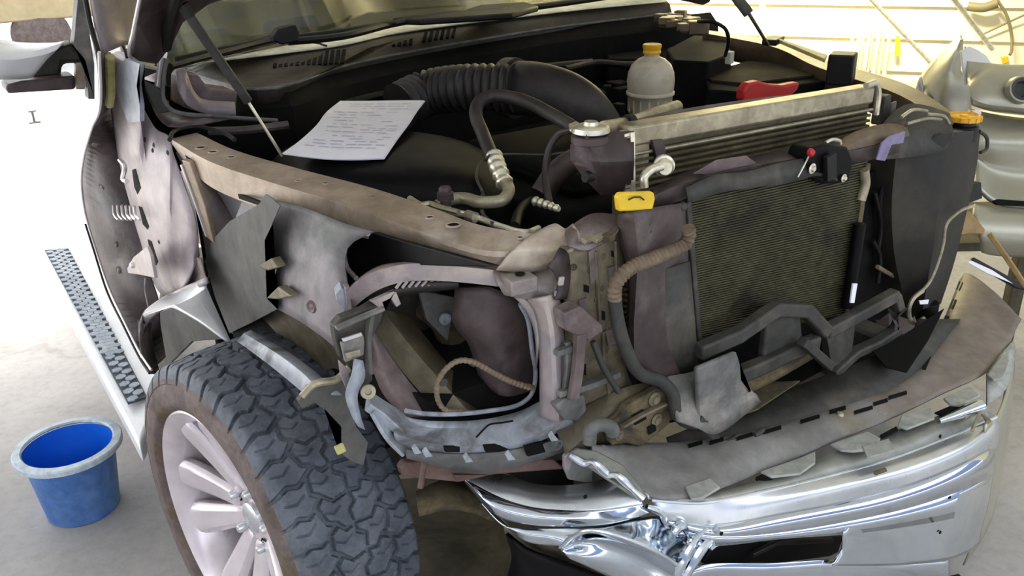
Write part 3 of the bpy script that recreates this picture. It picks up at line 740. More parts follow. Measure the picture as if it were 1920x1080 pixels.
# bracket piece left of duct
prism('duct_mount', R([(735, 176), (790, 152), (798, 170), (776, 184)], z=1.15), (0, 0, -.02), m_hose, T)
# A/C hose loop
hz = R([(925, 300), (905, 250), (892, 215), (900, 190), (930, 180), (980, 188), (1035, 215), (1085, 245)], z=[1.17, 1.2, 1.23, 1.25, 1.255, 1.25, 1.24, 1.22])
ac = tube('air_conditioning_hose', hz, .0145, m_hose, T, 14, 60)
fr = R([(926, 292), (935, 318), (947, 345), (951, 360)], z=[1.175, 1.16, 1.14, 1.13])
tube('hose_ferrule', fr[:3], lambda t: .0165+.002*math.sin(t*28), m_alub, ac, 14, 50)
tube('aluminium_line', R([(947, 340), (954, 358), (940, 376), (900, 379), (870, 372), (845, 374), (820, 386)], z=[1.14, 1.13, 1.12, 1.115, 1.11, 1.108, 1.10]), .0125, m_alu, ac, 12, 60)
v = U(836, 385, z=1.11); lathe('service_port', [(.011, 0), (.011, .01), (.0165, .012), (.0165, .026), (.013, .028), (.013, .033), (.010, .038), (0, .038)], v, m_maroon, ac, None, 18)
tube('service_port_base', [v+Vector((0, 0, -.02)), v+Vector((0, 0, .002))], .010, m_alub, ac, 12, smooth=False)
tb = tube('refrigerant_line', R([(815, 390), (850, 398), (884, 404), (900, 410), (940, 425), (985, 436), (1010, 428)], z=(1.11, 1.09)), .0062, m_alub, T, 10, 50)
tube('line_joint', R([(876, 403), (892, 408)], z=1.106), .0105, m_alub, tb, 8, smooth=False)
h2 = tube('small_coolant_hose', R([(1075, 243), (1048, 252), (1030, 280), (1023, 320), (1026, 360), (1032, 385)], z=[1.235, 1.22, 1.19, 1.15, 1.12, 1.10]), .0075, m_hose, T, 10, 50)
h3 = tube('discharge_hose', R([(965, 425), (975, 395), (995, 378), (1012, 377)], z=1.10), .010, m_blackg, T, 12, 24)
tube('hose_ferrule', R([(1002, 377), (1022, 383), (1048, 392)], z=1.105), lambda t: .0095-.003*t+.0012*math.sin(t*30), m_alub, h3, 12, 40)
tube('thin_cable', R([(905, 360), (893, 330), (905, 300), (935, 290), (1030, 290), (1065, 285)], z=1.13), .003, m_dark, T, 6, 40)
tube('thin_cable', R([(905, 360), (905, 400), (925, 420)], z=1.10), .004, m_dark, T, 6, 20)
tube('radiator_hose', R([(1110, 285), (1060, 310), (1035, 335), (1015, 365)], z=[1.13, 1.12, 1.10, 1.07]), .026, m_maroon, T, 18, 24)
# folded gasket bits by the rail
tube('rail_gasket', R([(768, 372), (790, 384), (806, 382), (822, 388), (860, 398)], z=1.12), .006, m_alu, T, 8, 30)
# coolant bottle
bc = U(1218, 205, z=1.10)
k = 1.0
bt = lathe('coolant_reservoir', [(0, -.02), (.050, -.02), (.056, .0), (.061, .012), (.064, .042), (.068, .044), (.068, .051), (.065, .053), (.067, .082), (.064, .105), (.055, .126), (.038, .141), (.021, .148), (.0205, .170), (0, .170)], bc, m_jug, T, None, 40, 60)
bm = bmesh.new()
for q in range(16):
    a = q*math.pi/8; b_box(bm, bc+Vector((math.cos(a)*.061, math.sin(a)*.061, .02)), (.004, .004, .05), rotax(a))
link('reservoir_rib', bm, m_jug, bt)
lathe('reservoir_cap', [(.0, .0), (.024, .0), (.0255, .004), (.0235, .010), (.0265, .018), (.0265, .024), (.024, .026), (.012, .0245), (0, .0245)], bc+Vector((0, 0, .156)), m_orange, bt, None, 28)
# black surroundings of battery, battery with lid
bx = rotax(-.02)
def hexa(name, tops, zt, zb, mat, par=T, bev=.006):
    P_ = R(tops, z=zt); o = prism(name, P_, (0, 0, zb-zt), mat, par, bev); return o
hexa('battery', [(1322, 140), (1400, 118), (1470, 122), (1556, 138), (1560, 150), (1396, 172), (1330, 168)], 1.11, .92, m_deep)
prism('battery_lid', R([(1318, 138), (1400, 114), (1475, 118), (1558, 136), (1400, 156), (1336, 150)], z=1.12), (0, 0, -.012), m_lid, T, .004)
prism('battery_terminal_cover', R([(1394, 190), (1396, 168), (1406, 156), (1424, 152), (1446, 158), (1470, 160), (1500, 154), (1497, 168), (1484, 180), (1440, 190), (1410, 194)], y=.86), (0, .03, 0), m_red, T, .006)
hexa('fuse_box', [(1250, 92), (1300, 66), (1362, 68), (1372, 100), (1330, 116), (1262, 112)], 1.17, .95, m_deep)
box('relay', U(1368, 108, z=1.17), (.03, .02, .04), m_fuse, T, rotax(.3), .003)
tube('battery_cable', R([(1310, 40), (1340, 42), (1360, 54), (1366, 76), (1360, 104)], z=[1.30, 1.31, 1.29, 1.25, 1.18]), .006, m_black, T, 8, 30)
hexa('brake_fluid_box', [(1120, 60), (1180, 34), (1260, 30), (1300, 50), (1310, 80), (1220, 110), (1140, 110)], 1.10, .9, m_deep)
# dark clutter at right hood hinge
for q in range(26):
    c = U(1230+q*3.4+random.uniform(-8, 8), 22+q*1.6+random.uniform(-16, 14), z=1.22+random.uniform(-.03, .04)); box('hinge_bracket_piece', c, (random.uniform(.02, .07), random.uniform(.02, .06), random.uniform(.015, .05)), m_rail2, T, rotax(random.uniform(0, 3)), .004)
for q in range(30):
    c = U(1050+random.uniform(0, 260), 110+random.uniform(0, 110), z=1.0+random.uniform(-.04, .04)); box('engine_fitting', c, (random.uniform(.02, .08), random.uniform(.02, .08), random.uniform(.02, .06)), m_deep, T, rotax(random.uniform(0, 3)), .004)
tube('heater_hose', R([(1060, 130), (1120, 118), (1180, 122), (1230, 112)], z=1.12), .012, m_black, T, 10)
tube('upper_crossover_line', R([(520, 232), (640, 196), (760, 168), (880, 148), (1000, 128), (1110, 116)], z=1.12), .012, m_black, T, 8, 40)

# ================================================================== RADIATOR GROUP
YR = .44
tl, tr_ = U(1178, 246, y=YR), U(1640, 168, y=YR)
rt = (tr_-tl).normalized(); rn = Vector((0, 0, 1)).cross(rt).normalized()   # rn points to the rear
if rn.y < 0: rn = -rn
dn = Vector((0, 0, -1))
rad = beam('radiator', [tl+dn*.012+rn*.02, tr_+dn*.012+rn*.02], .045, .040, m_alu, T, bev=.006)
# core: corrugated fin rows
bm = bmesh.new(); b_box(bm, (tl+tr_)/2+dn*.24+rn*.025, ((tr_-tl).length, .03, .42), (rt, rn, -dn))
for i in range(30):
    zz = .046+i*.0125
    b_box(bm, (tl+tr_)/2+dn*zz+rn*.004, ((tr_-tl).length-.01, .014, .0055), (rt, rn, -dn))
link('radiator_core', bm, m_fin, rad, smooth=False)
tube('core_top_strip', [tl+dn*.046+rn*.0, tr_+dn*.046+rn*.0], .004, m_alu, rad, 8, smooth=False)
# left header with teeth
h0, h1 = U(1176, 246, y=YR-.015), U(1178, 362, y=YR-.02)
bm = bmesh.new(); b_beam(bm, [h0, h1], .010, .03, up=(0, 1, 0))
for i in range(17):
    c = h0.lerp(h1, (i+.5)/17); b_box(bm, c+Vector((-.010, -.006, 0)), (.014, .012, .0055))
link('header_teeth', bm, m_alub, rad, smooth=False)
prism('radiator_side_plate', [tl+dn*.01, tl+rt*.055+dn*.012, tl+rt*.055+dn*.15, tl+dn*.15], rn*.01, m_alu, rad, .001)
tube('radiator_end_loop', [tr_+rt*-.035+rn*.0+dn*-.012, tr_+rt*.0+dn*-.014, tr_+rt*.015+dn*.01, tr_+rt*.018+dn*.06], .008, m_alub, rad, 10, 24)
# maroon end tank and filler
loft('radiator_end_tank', [R([(1084, 262), (1120, 256), (1172, 252)], y=YR), R([(1086, 300), (1122, 300), (1172, 298)], y=YR-.02), R([(1112, 352), (1140, 352), (1172, 356)], y=YR)], m_maroon, rad, n=10, t=.05)
tube('tank_port', R([(1096, 332), (1110, 330)], y=YR-.03), .010, m_black, rad, 12, smooth=False)
bp = U(1106, 258, y=YR-.01)
fl = lathe('filler_neck', [(.030, -.045), (.030, -.01), (.034, -.008), (.034, .004), (0, .004)], bp, m_maroon, rad, None, 28)
lathe('pressure_cap', [(.0, .020), (.012, .020), (.014, .014), (.026, .013), (.033, .010), (.035, .002), (.033, .0), (0, 0)], bp+Vector((.01, .01, .006)), m_alub, rad, None, 28)
prism('cap_ear', R([(1066, 238), (1080, 232), (1092, 240), (1086, 250), (1068, 248)], z=1.262), (0, 0, .006), m_alub, rad, .002)
tube('cooler_line', R([(1132, 240), (1165, 234), (1195, 226), (1232, 212), (1270, 200)], y=(.47, .56)), .0135, m_alu, rad, 14, 30)
tube('line_clamp', R([(1176, 231), (1186, 228)], y=.49), .0165, m_black, rad, 14, smooth=False)
tube('fan_shroud_edge', R([(1150, 246), (1240, 222), (1400, 196), (1560, 176), (1640, 160)], y=(.49, .52)), .011, m_maroon, rad, 8, 30)
# transmission cooler fitting
fit_ = U(1244, 308, y=YR-.05)
ft = lathe('cooler_fitting', [(0, .03), (.012, .03), (.016, .024), (.016, .014), (.020, .012), (.020, .004), (.014, .002), (.014, -.02)], fit_, m_alub, T, frame((-.6, -.8, 0)), 18)
tube('fitting_elbow', R([(1240, 312), (1222, 318), (1208, 332), (1208, 350)], y=YR-.07), .0085, m_alub, ft, 12, 24)
prism('radiator_bracket', R([(1224, 264), (1246, 262), (1250, 296), (1232, 300)], y=YR-.01), (0, .01, 0), m_maroon, T)
# top tie bar (upper radiator support, bent)
ua = R([(1228, 352), (1290, 322), (1360, 306), (1430, 290), (1500, 272), (1560, 262), (1640, 240), (1700, 216)], y=(.39, .42))
ub = R([(1218, 372), (1262, 352), (1330, 330), (1400, 314), (1480, 300), (1530, 292), (1610, 280), (1690, 262)], y=(.35, .36))
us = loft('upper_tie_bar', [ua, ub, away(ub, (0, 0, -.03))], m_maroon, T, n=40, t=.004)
prism('tie_bar_patch', R([(1300, 326), (1345, 300), (1400, 292), (1420, 306), (1350, 330)], y=.36), (0, .004, 0), m_paint, us)
# dusty grey deflector flap above the condenser
loft('condenser_deflector', [R([(1286, 352), (1340, 328), (1400, 322), (1460, 306), (1520, 296), (1560, 306)], y=.34), R([(1290, 380), (1350, 362), (1410, 352), (1470, 345), (1530, 330), (1570, 340)], y=.33)], m_dark, T, n=24, t=.004)
# condenser
YC = .36
q = R([(1286, 376), (1624, 300), (1582, 588), (1308, 648)], y=YC)
bm = bmesh.new(); b_prism(bm, q, (0, .016, 0)); 
NR = 62
for i in range(NR):
    t = (i+.5)/NR; a = q[0].lerp(q[3], t); b = q[1].lerp(q[2], t)
    b_beam(bm, [a+Vector((0, -.002, 0)), b+Vector((0, -.002, 0))], .005, .0024)
m_cond = mat('condenser fins', (62, 60, 40), (90, 86, 60), .6, .3, 26, .25, 260, c3=(48, 46, 34), s3=7)
cn = link('condenser', bm, m_cond, T, smooth=False)
beam('condenser_header', [q[0], q[3]], .012, .018, m_dark, cn, up=(0, 1, 0))
beam('condenser_header', [q[1].lerp(q[2], .02), q[2]], .016, .018, m_fin, cn, up=(0, 1, 0))
bolt = tube('receiver_dryer', R([(1612, 420), (1588, 575)], y=YC-.02), .014, m_blackg, T, 16, smooth=False)
prism('white_label', R([(1600, 532), (1608, 532), (1602, 568), (1595, 568)], y=YC-.045), (0, .004, 0), m_white, bolt, 0)
tube('dryer_line', R([(1620, 318), (1622, 345), (1614, 375)], y=YC-.01), .011, m_alu, bolt, 12)
# hood latch on tie bar
lt = prism('hood_latch', R([(1512, 300), (1520, 278), (1548, 270), (1590, 276), (1600, 300), (1592, 342), (1548, 346), (1516, 330)], y=.33), (0, .05, 0), m_blackg, T, .005)
lathe('latch_bolt', [(0, .006), (.005, .006), (.007, .002), (.011, .001), (.011, 0)], U(1523, 316, y=.325), m_alub, lt, frame((0, -1, 0)), 16)
lathe('latch_bolt', [(0, .006), (.004, .006), (.006, .002), (.009, .001), (.009, 0)], U(1582, 334, y=.325), m_alub, lt, frame((0, -1, 0)), 16)
beam('latch_plate', R([(1556, 290), (1556, 336)], y=.32), .030, .012, m_black, lt, up=(0, 1, 0))
lathe('red_clip', [(0, .008), (.006, .007), (.009, .0), (0, 0)], U(1520, 286, y=.32), m_red, lt, frame((-.3, -1, .3)), 12)
tube('latch_rod', R([(1517, 292), (1508, 310), (1496, 332)], y=.325), .0018, m_alub, lt, 6)
tube('tie_bar_ring', R([(1548, 268), (1560, 262), (1574, 264), (1576, 270)], y=.37), .004, m_alub, us, 8)
# right part of the tie bar with crumpled bracket and lavender tape
loft('right_corner_bracket', [R([(1640, 250), (1672, 214), (1700, 196), (1740, 200), (1780, 214)], y=(.42, .45)), R([(1650, 276), (1690, 262), (1730, 256), (1770, 246), (1784, 236)], y=(.38, .40)), R([(1640, 300), (1700, 296), (1740, 290), (1772, 280), (1788, 262)], y=.37)], m_dark, T, n=18, t=.006)
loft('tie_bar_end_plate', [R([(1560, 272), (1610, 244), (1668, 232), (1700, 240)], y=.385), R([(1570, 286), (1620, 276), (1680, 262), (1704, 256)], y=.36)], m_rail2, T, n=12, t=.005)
prism('lavender_tape', R([(1698, 246), (1694, 268), (1672, 272), (1660, 302), (1644, 300), (1654, 268), (1668, 256)], y=.34), (0, .004, 0), m_purple, T, .001)
for a in ([(1690, 220), (1712, 206), (1738, 208)], [(1700, 232), (1740, 222), (1764, 224)], [(1738, 214), (1770, 218), (1780, 232)]):
    tube('corner_wire', R(a, y=.385), .004, m_alu, T, 8)
box('radiator_stay', U(1652, 205, y=.47), (.035, .03, .07), m_dark, T, rotax(.2), .004)
box('radiator_stay', U(1672, 214, y=.48), (.03, .006, .06), m_grey, T, rotax(.2), .002)

# right washer reservoir (dark tall tank) and cap
YW = .42
ra = R([(1680, 292), (1672, 380), (1676, 470), (1690, 540), (1706, 600)], y=YW)
rb2 = R([(1770, 250), (1768, 330), (1756, 420), (1744, 500), (1730, 580)], y=YW-.05)
rc = R([(1838, 244), (1830, 320), (1812, 400), (1790, 490), (1764, 570)], y=YW)
wr = loft('washer_reservoir', [ra, rb2, rc, away(rc, (0, .16, 0)), away(ra, (0, .16, 0))], m_tank, T, n=16, t=0, closed=True, caps=True)
m_w2 = wr
cp = U(1806, 226, y=YW+.03)
lathe('washer_neck', [(.042, -.05), (.040, -.012), (.032, -.01), (.032, .0), (0, 0)], cp, m_black, wr, None, 28)
cpx = lathe('washer_cap', [(.040, -.008), (.043, -.006), (.043, .006), (.038, .009), (.034, .004), (.012, .004), (.010, .008), (0, .008)], cp+Vector((0, 0, .008)), m_orange, wr, None, 32)
bm = bmesh.new()
for i in range(14):
    a = i*2*math.pi/14; b_box(bm, cp+Vector((.043*math.cos(a), .043*math.sin(a), .008)), (.004, .008, .012), rotax(a))
link('cap_grip', bm, m_orange, wr)
tube('reservoir_loop', R([(1836, 246), (1850, 258), (1850, 278), (1838, 286)], y=YW), .005, m_dark, wr, 8, 20)
prism('reservoir_mount', R([(1812, 350), (1840, 342), (1842, 372), (1820, 380), (1810, 372)], y=YW), (0, .03, 0), m_black, wr)
tube('washer_wire', R([(1825, 386), (1800, 396), (1775, 420), (1768, 460), (1756, 500), (1742, 530), (1722, 552)], y=YW-.06), .0045, m_alu, T, 8, 50)
ph = tube('pump_hose', R([(1730, 545), (1712, 560), (1704, 580), (1708, 602), (1720, 606), (1732, 596)], y=.36), .006, m_alu, T, 10, 40)
lathe('washer_pump', [(0, .03), (.026, .03), (.028, .026), (.028, -.02), (.022, -.03), (0, -.03)], U(1738, 585, y=.40), m_blackg, T, None, 20)
prism('white_label', R([(1724, 564), (1742, 562), (1740, 570), (1726, 571)], y=.36), (0, .003, 0), m_white, T, 0)
# dark backing between condenser and reservoir
prism('side_air_baffle', R([(1618, 330), (1690, 300), (1700, 560), (1650, 600), (1586, 600)], y=.47), (0, .01, 0), m_deep, T)
for a in ([(1640, 360), (1652, 420), (1646, 470)], [(1660, 330), (1650, 380), (1660, 440)], [(1636, 450), (1650, 480), (1646, 530)]):
    tube('side_harness', R(a, y=.45), .006, m_black, T, 8)
tube('side_harness', R([(1645, 500), (1690, 530), (1700, 560)], y=.44), .006, m_tanhose, T, 8)
loft('radiator_rear_shroud', [R([(1180, 360), (1400, 330), (1640, 300)], y=.50), R([(1200, 800), (1400, 760), (1640, 640)], y=.50)], m_deep, T, n=10, t=.01)

# ================================================================== LEFT SUPPORT GROUP
# big dark air duct panel left of condenser
d_a = R([(1160, 402), (1162, 440), (1175, 490), (1180, 540), (1178, 600), (1186, 660), (1200, 700)], y=.345)
d_b = R([(1190, 396), (1196, 440), (1196, 490), (1194, 560), (1192, 620), (1200, 690), (1240, 730)], y=.31)
d_c = R([(1282, 380), (1284, 430), (1288, 480), (1292, 540), (1300, 620), (1306, 660), (1306, 700)], y=.335)
dd = loft('air_duct_panel', [d_a, d_b, d_c], m_maroon, T, n=30, t=.006, smr=True, m=12)
loft('duct_lower_skin', [R([(1194, 520), (1245, 505), (1292, 490)], y=.318), R([(1200, 620), (1250, 612), (1302, 600)], y=.318), R([(1216, 720), (1264, 712), (1308, 690)], y=.32)], m_dark, dd, n=12, t=.004)
for px, py in ((1214, 418), (1216, 432), (1282, 388)):
    lathe('duct_rivet', [(0, .004), (.006, .003), (.008, 0)], U(px, py, y=.312), m_dark, dd, frame((0, -1, .2)), 12)
# yellow clip cap
yc = prism('yellow_cap', R([(1159, 370), (1164, 362), (1226, 360), (1229, 374), (1224, 395), (1162, 397)], y=.31), (.0, .012, .0), m_yellow, T, .003)
beam('cap_handle', R([(1178, 375), (1180, 370), (1206, 369), (1208, 375)], y=.306), .003, .003, m_hose, yc, up=(0, 1, 0), sm=False)
# tan corrugated hose
tube('tan_hose', R([(1152, 562), (1154, 535), (1175, 508), (1210, 490), (1250, 474), (1284, 458), (1292, 440), (1290, 428)], y=(.30, .29)), lambda t: .0125+.0012*math.sin(t*170), m_tanhose, T, 12, 160)
tube('black_drain_hose', R([(1152, 560), (1160, 610), (1176, 660), (1200, 700), (1240, 715), (1262, 740), (1268, 775), (1290, 792), (1320, 792)], y=(.30, .26)), .0125, m_dark, T, 12, 70)
# left vertical support
sup = loft('radiator_support_panel', [R([(1050, 462), (1056, 520), (1058, 580), (1060, 660), (1060, 740)], y=.37), R([(1100, 458), (1108, 520), (1110, 600), (1116, 680), (1120, 780)], y=.35), R([(1162, 420), (1168, 500), (1166, 580), (1170, 680), (1200, 760)], y=.36)], m_olive, T, n=24, t=.005, smr=True, m=9)
for px, py, s in ((1108, 492, 9), (1106, 506, 6), (1130, 480, 5), (1120, 560, 8), (1140, 610, 10), (1150, 640, 7), (1075, 500, 6), (1135, 655, 6), (1128, 540, 5)):
    stud('support_stud', sup, px, py, s/1650*1.5, m_mud, [(1.3, 0), (1.2, .3), (.8, .3), (.6, 0), (0, .5)])
for px, py, w, h in ((1098, 540, 10, 16), (1126, 590, 12, 20), (1150, 560, 8, 26), (1092, 690, 12, 24), (1134, 700, 10, 22), (1148, 476, 8, 14)):
    mark('support_slot', sup, [(px-w/2, py-h/2), (px+w/2, py-h/2+3), (px+w/2, py+h/2), (px-w/2, py+h/2-3)], m_deep)
for pts in ([(1100, 470), (1112, 462), (1116, 520), (1104, 530)], [(1136, 500), (1158, 496), (1160, 520), (1138, 526)], [(1130, 618), (1160, 612), (1162, 640), (1136, 646)], [(1084, 560), (1098, 556), (1100, 610), (1086, 606)]):
    mark('support_patch', sup, pts, m_rail2 if len(pts) % 2 else m_paint, .004)
for a, b in (([(1112, 470), (1118, 540), (1122, 610)], .36), ([(1150, 450), (1152, 520), (1150, 590)], .36), ([(1128, 620), (1130, 680), (1140, 740)], .355)):
    tube('support_bead', [p+Vector((0, -.004, 0)) for p in [hit(sup, *q)[0] or U(*q, y=b) for q in a]], .004, m_olive, sup, 8)
loft('support_top_cap', [R([(1058, 438), (1080, 418), (1110, 402), (1150, 404), (1165, 412)], y=.40), R([(1066, 460), (1100, 470), (1140, 450), (1150, 444), (1160, 430)], y=.34)], m_paint, sup, n=16, t=.005)
box('support_clip', U(1052, 527, y=.335), (.011, .006, .016), m_light, sup, rotax(0, 0, .2), .002)
box('support_clip', U(1140, 445, y=.335), (.018, .02, .012), m_mud, sup, rotax(.3), .002)
for px, py in ((1102, 448), (1122, 446)):
    box('top_tab', U(px, py, y=.34), (.028, .012, .008), m_alu, sup, rotax(.3, .3), .001)
# corner plate between rail and ring bar with square boss
cpz = loft('corner_gusset', [R([(925, 508), (985, 512), (1030, 505), (1062, 478)], y=(.42, .36)), R([(932, 530), (980, 535), (1035, 550), (1040, 556)], y=(.40, .34)), R([(945, 552), (985, 560), (1030, 558), (1042, 545)], y=(.40, .34))], m_paint, T, n=16, t=.004)
loft('corner_gusset', [R([(1050, 464), (1064, 475), (1068, 520), (1062, 560)], y=.36), R([(1030, 500), (1044, 520), (1046, 545), (1040, 562)], y=.34)], m_maroon, T, n=12, t=.004)
bs = U(973, 530, y=.385)
bo = box('square_boss', bs, (.052, .045, .028), m_paint, T, rotax(-.15), .003)
lathe('boss_hole', [(.009, .001), (.0085, .0015), (0, .001)], U(975, 514, y=.385)+Vector((0, 0, -.0)), m_deep, bo, None, 16)
# rail front flare: skin between rail and support (crumpled)
loft('rail_end_flare', [R([(1000, 440), (1040, 420), (1060, 430), (1075, 420)], y=(.42, .40)), R([(960, 470), (1020, 466), (1060, 462), (1090, 446)], y=(.40, .36)), R([(930, 506), (1000, 508), (1050, 480), (1072, 470)], y=(.41, .35))], m_rail, T, n=18, t=.004, smr=True, m=9)

# headlamp ring -------------------------------------------------
top_f = R([(640, 560), (660, 538), (700, 512), (740, 500), (780, 495), (850, 500), (930, 508)], y=(.56, .42))
top_b = R([(650, 545), (680, 518), (712, 500), (745, 494), (800, 491), (860, 494), (934, 505)], y=(.59, .46))
top_l = R([(650, 588), (680, 560), (712, 540), (750, 528), (800, 524), (870, 528), (940, 536)], y=(.56, .42))
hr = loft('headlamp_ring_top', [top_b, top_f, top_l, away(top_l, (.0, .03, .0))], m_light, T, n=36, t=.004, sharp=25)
loft('ring_top_underside', [R([(655, 590), (690, 566), (740, 545), (800, 532), (860, 531)], y=(.55, .45)), R([(660, 598), (700, 574), (740, 556), (800, 546), (860, 540)], y=(.58, .50))], m_dark, hr, n=20, t=.004)
bm = bmesh.new()
for i in range(8):
    px = 742+i*12; a = R([(px, 541-i*1.2), (px+10, 528-i*.5)], y=.475); b_beam(bm, a, .003, .004)
link('ring_ribs', bm, m_light, hr)
# ring left end hook
prism('ring_end_hook', R([(630, 552), (640, 540), (650, 545), (656, 575), (660, 590), (650, 600), (644, 580), (632, 565)], y=.55), (.01, .03, 0), m_lgrey, hr, .003)
prism('ring_end_hook', R([(646, 540), (656, 538), (660, 574), (680, 590), (668, 592), (650, 580)], y=.545), (.006, .02, 0), m_light, hr, .002)
# ring right post
rp1 = R([(990, 560), (1002, 580), (1012, 620), (1014, 680), (1014, 740), (1014, 780)], y=(.385, .37))
rp2 = R([(1022, 556), (1030, 590), (1036, 630), (1038, 690), (1040, 740), (1044, 790)], y=(.345, .335))
rp3 = R([(1044, 548), (1052, 590), (1056, 640), (1058, 700), (1060, 740), (1056, 785)], y=(.365, .36))
loft('headlamp_ring_post', [rp1, rp2, rp3], m_light, T, n=30, t=.006, smr=True, m=9)
loft('headlamp_ring_corner', [R([(940, 536), (965, 548), (990, 565), (1004, 590), (1012, 640)], y=(.42, .39)), R([(975, 560), (992, 590), (1002, 620), (1006, 650), (1006, 690)], y=(.42, .40))], m_light, T, n=20, t=.004)
tube('ring_inner_lip', R([(975, 570), (990, 600), (998, 660), (1004, 700), (996, 740), (970, 760), (920, 770), (860, 776), (800, 776), (760, 770)], y=(.43, .47)), .0045, m_lgrey, T, 8, 70)
# ring bottom tray
tb1 = R([(740, 770), (770, 784), (830, 790), (900, 788), (970, 774), (1020, 750)], y=(.53, .40))
tb2 = R([(752, 784), (790, 800), (850, 804), (920, 800), (980, 788), (1030, 770)], y=(.52, .375))
tb3 = R([(738, 812), (790, 828), (850, 836), (930, 834), (1000, 815), (1070, 780)], y=(.48, .335))
tb4 = R([(742, 826), (790, 842), (850, 850), (930, 846), (1005, 828), (1075, 792)], y=(.485, .345))
bt_ = loft('headlamp_ring_tray', [tb1, tb2, tb3, tb4, away(tb4, (0, .03, -.02))], m_lgrey, T, n=40, t=.005, sharp=25)
tube('tray_crack', R([(893, 820), (908, 804), (918, 796), (945, 792), (962, 789)], y=(.42, .40)), .0018, m_deep, bt_, 6, 24)
# front lower brackets of tray
tq = beam('tray_arm', R([(690, 752), (728, 778), (756, 800)], y=(.535, .50)), .045, .018, m_lgrey, T, up=(0, 0, 1))
beam('tray_arm', R([(700, 770), (730, 820), (760, 850)], y=(.51, .47)), .022, .008, m_lgrey, T, up=(0, 0, 1))
ff = loft('tray_front_flange', [R([(760, 842), (830, 850), (900, 850), (980, 840), (1060, 820)], y=(.46, .35)), R([(762, 858), (850, 880), (910, 884), (990, 868), (1068, 842)], y=(.46, .35))], m_grey, T, n=26, t=.005)
for pts in ([(834, 838), (862, 838), (862, 848), (836, 848)], [(908, 836), (962, 832), (960, 846), (912, 848)], [(984, 838), (1028, 826), (1030, 846), (990, 856)]):
    prism('flange_slot', R(pts, y=(.415-.0001*(pts[0][0]-834)*3.5)), (0, .006, 0), m_deep, ff, bev=0)
for (x, y) in ((800, 852), (876, 862), (955, 858), (780, 846), (1036, 822)):
    prism('broken_tab', R([(x-6, y-2), (x+1, y-10), (x+5, y-3), (x+12, y+4), (x-2, y+6)], y=.43-.0004*(x-780)), (0, .006, .003), m_lgrey, ff, .0005)
lathe('flange_boss', [(.011, 0), (.011, .008), (.007, .009), (.005, .004), (0, .004)], U(1042, 831, y=.335), m_grey, ff, frame((0, -1, 0)), 16)
# left side of the ring: bracket cluster
lb = prism('headlamp_side_bracket', R([(626, 612), (640, 596), (700, 574), (722, 572), (716, 600), (690, 650), (692, 690), (700, 712), (684, 730), (664, 690), (640, 672), (630, 640)], y=.50), (0, .02, 0), m_dark, T, .003)
prism('bracket_plate', R([(636, 640), (676, 622), (680, 640), (678, 662), (644, 676)], y=.495), (0, -.010, 0), m_grey, lb, .002)
prism('bracket_edge', R([(640, 634), (676, 622), (678, 628), (642, 640)], y=.485), (0, -.004, 0), m_seam, lb, .001)
loft('bracket_strap', [R([(664, 672), (660, 700), (648, 740), (660, 780), (672, 800)], y=(.48, .46)), R([(680, 676), (684, 706), (670, 740), (676, 780), (684, 806)], y=(.48, .46))], m_lgrey, lb, n=18, t=.003)
prism('top_finger', R([(696, 566), (742, 545), (752, 570), (744, 576), (732, 558), (716, 566), (722, 584), (712, 578)], y=.50), (0, .01, 0), m_light, lb, .002)
beam('bracket_rib', R([(630, 616), (676, 596), (718, 578)], y=.485), .006, .014, m_grey, lb, up=(0, 1, 0))
beam('bracket_rib', R([(696, 590), (690, 640), (694, 700)], y=.485), .008, .016, m_flap, lb, up=(0, 1, 0))
prism('bracket_window', R([(646, 662), (674, 654), (676, 664), (650, 672)], y=.480), (0, -.003, 0), m_alu, lb, .001)
prism('side_strip', R([(636, 676), (650, 690), (660, 716), (654, 740), (640, 706)], y=.49), (0, .006, 0), m_light, lb, .001)
lathe('bracket_washer', [(.006, .004), (.013, .004), (.014, 0), (0, 0)], U(690, 734, y=.48), m_alu, lb, frame((-.3, -1, .2)), 16)
prism('lower_fender_bracket', R([(560, 752), (580, 726), (600, 720), (640, 708), (652, 690), (662, 700), (655, 760), (668, 800), (690, 830), (682, 872), (660, 866), (640, 850), (640, 800), (612, 770), (590, 755), (568, 766)], y=.52), (0, .012, .0), m_flap, T, .002)
tube('fender_bracket_rim', R([(566, 744), (590, 720), (630, 712), (655, 690)], y=.515), .007, m_alu, T, 10, 24)
prism('yellow_tab', R([(628, 840), (644, 832), (650, 846), (634, 854)], y=.50), (0, .006, 0), m_foam, T, .001)

# bracket box right of post (radiator support)
bb = prism('support_box_bracket', R([(1058, 588), (1090, 574), (1130, 608), (1132, 622), (1104, 640), (1062, 620)], y=.31), (.0, .035, 0), m_paint, T, .003)
beam('bracket_leg', R([(1088, 625), (1082, 700), (1074, 748)], y=.315), .020, .014, m_paint, bb, up=(0, 1, 0))
beam('bracket_leg', R([(1064, 640), (1066, 690), (1060, 730)], y=.335), .014, .010, m_grey, bb, up=(0, 1, 0), sm=False)
beam('bracket_leg', R([(1112, 640), (1132, 690), (1160, 736)], y=(.31, .30)), .010, .012, m_dark, bb, up=(0, 1, 0))
beam('bracket_rung', R([(1042, 662), (1086, 648)], y=.33), .012, .014, m_grey, bb, up=(0, 1, 0))
beam('bracket_rung', R([(1046, 738), (1100, 724), (1160, 700)], y=.33), .012, .016, m_grey, bb, up=(0, 1, 0))
prism('bracket_foot', R([(1042, 762), (1060, 748), (1096, 742), (1100, 770), (1084, 790), (1060, 788)], y=.32), (0, .02, 0), m_grey, bb, .003)
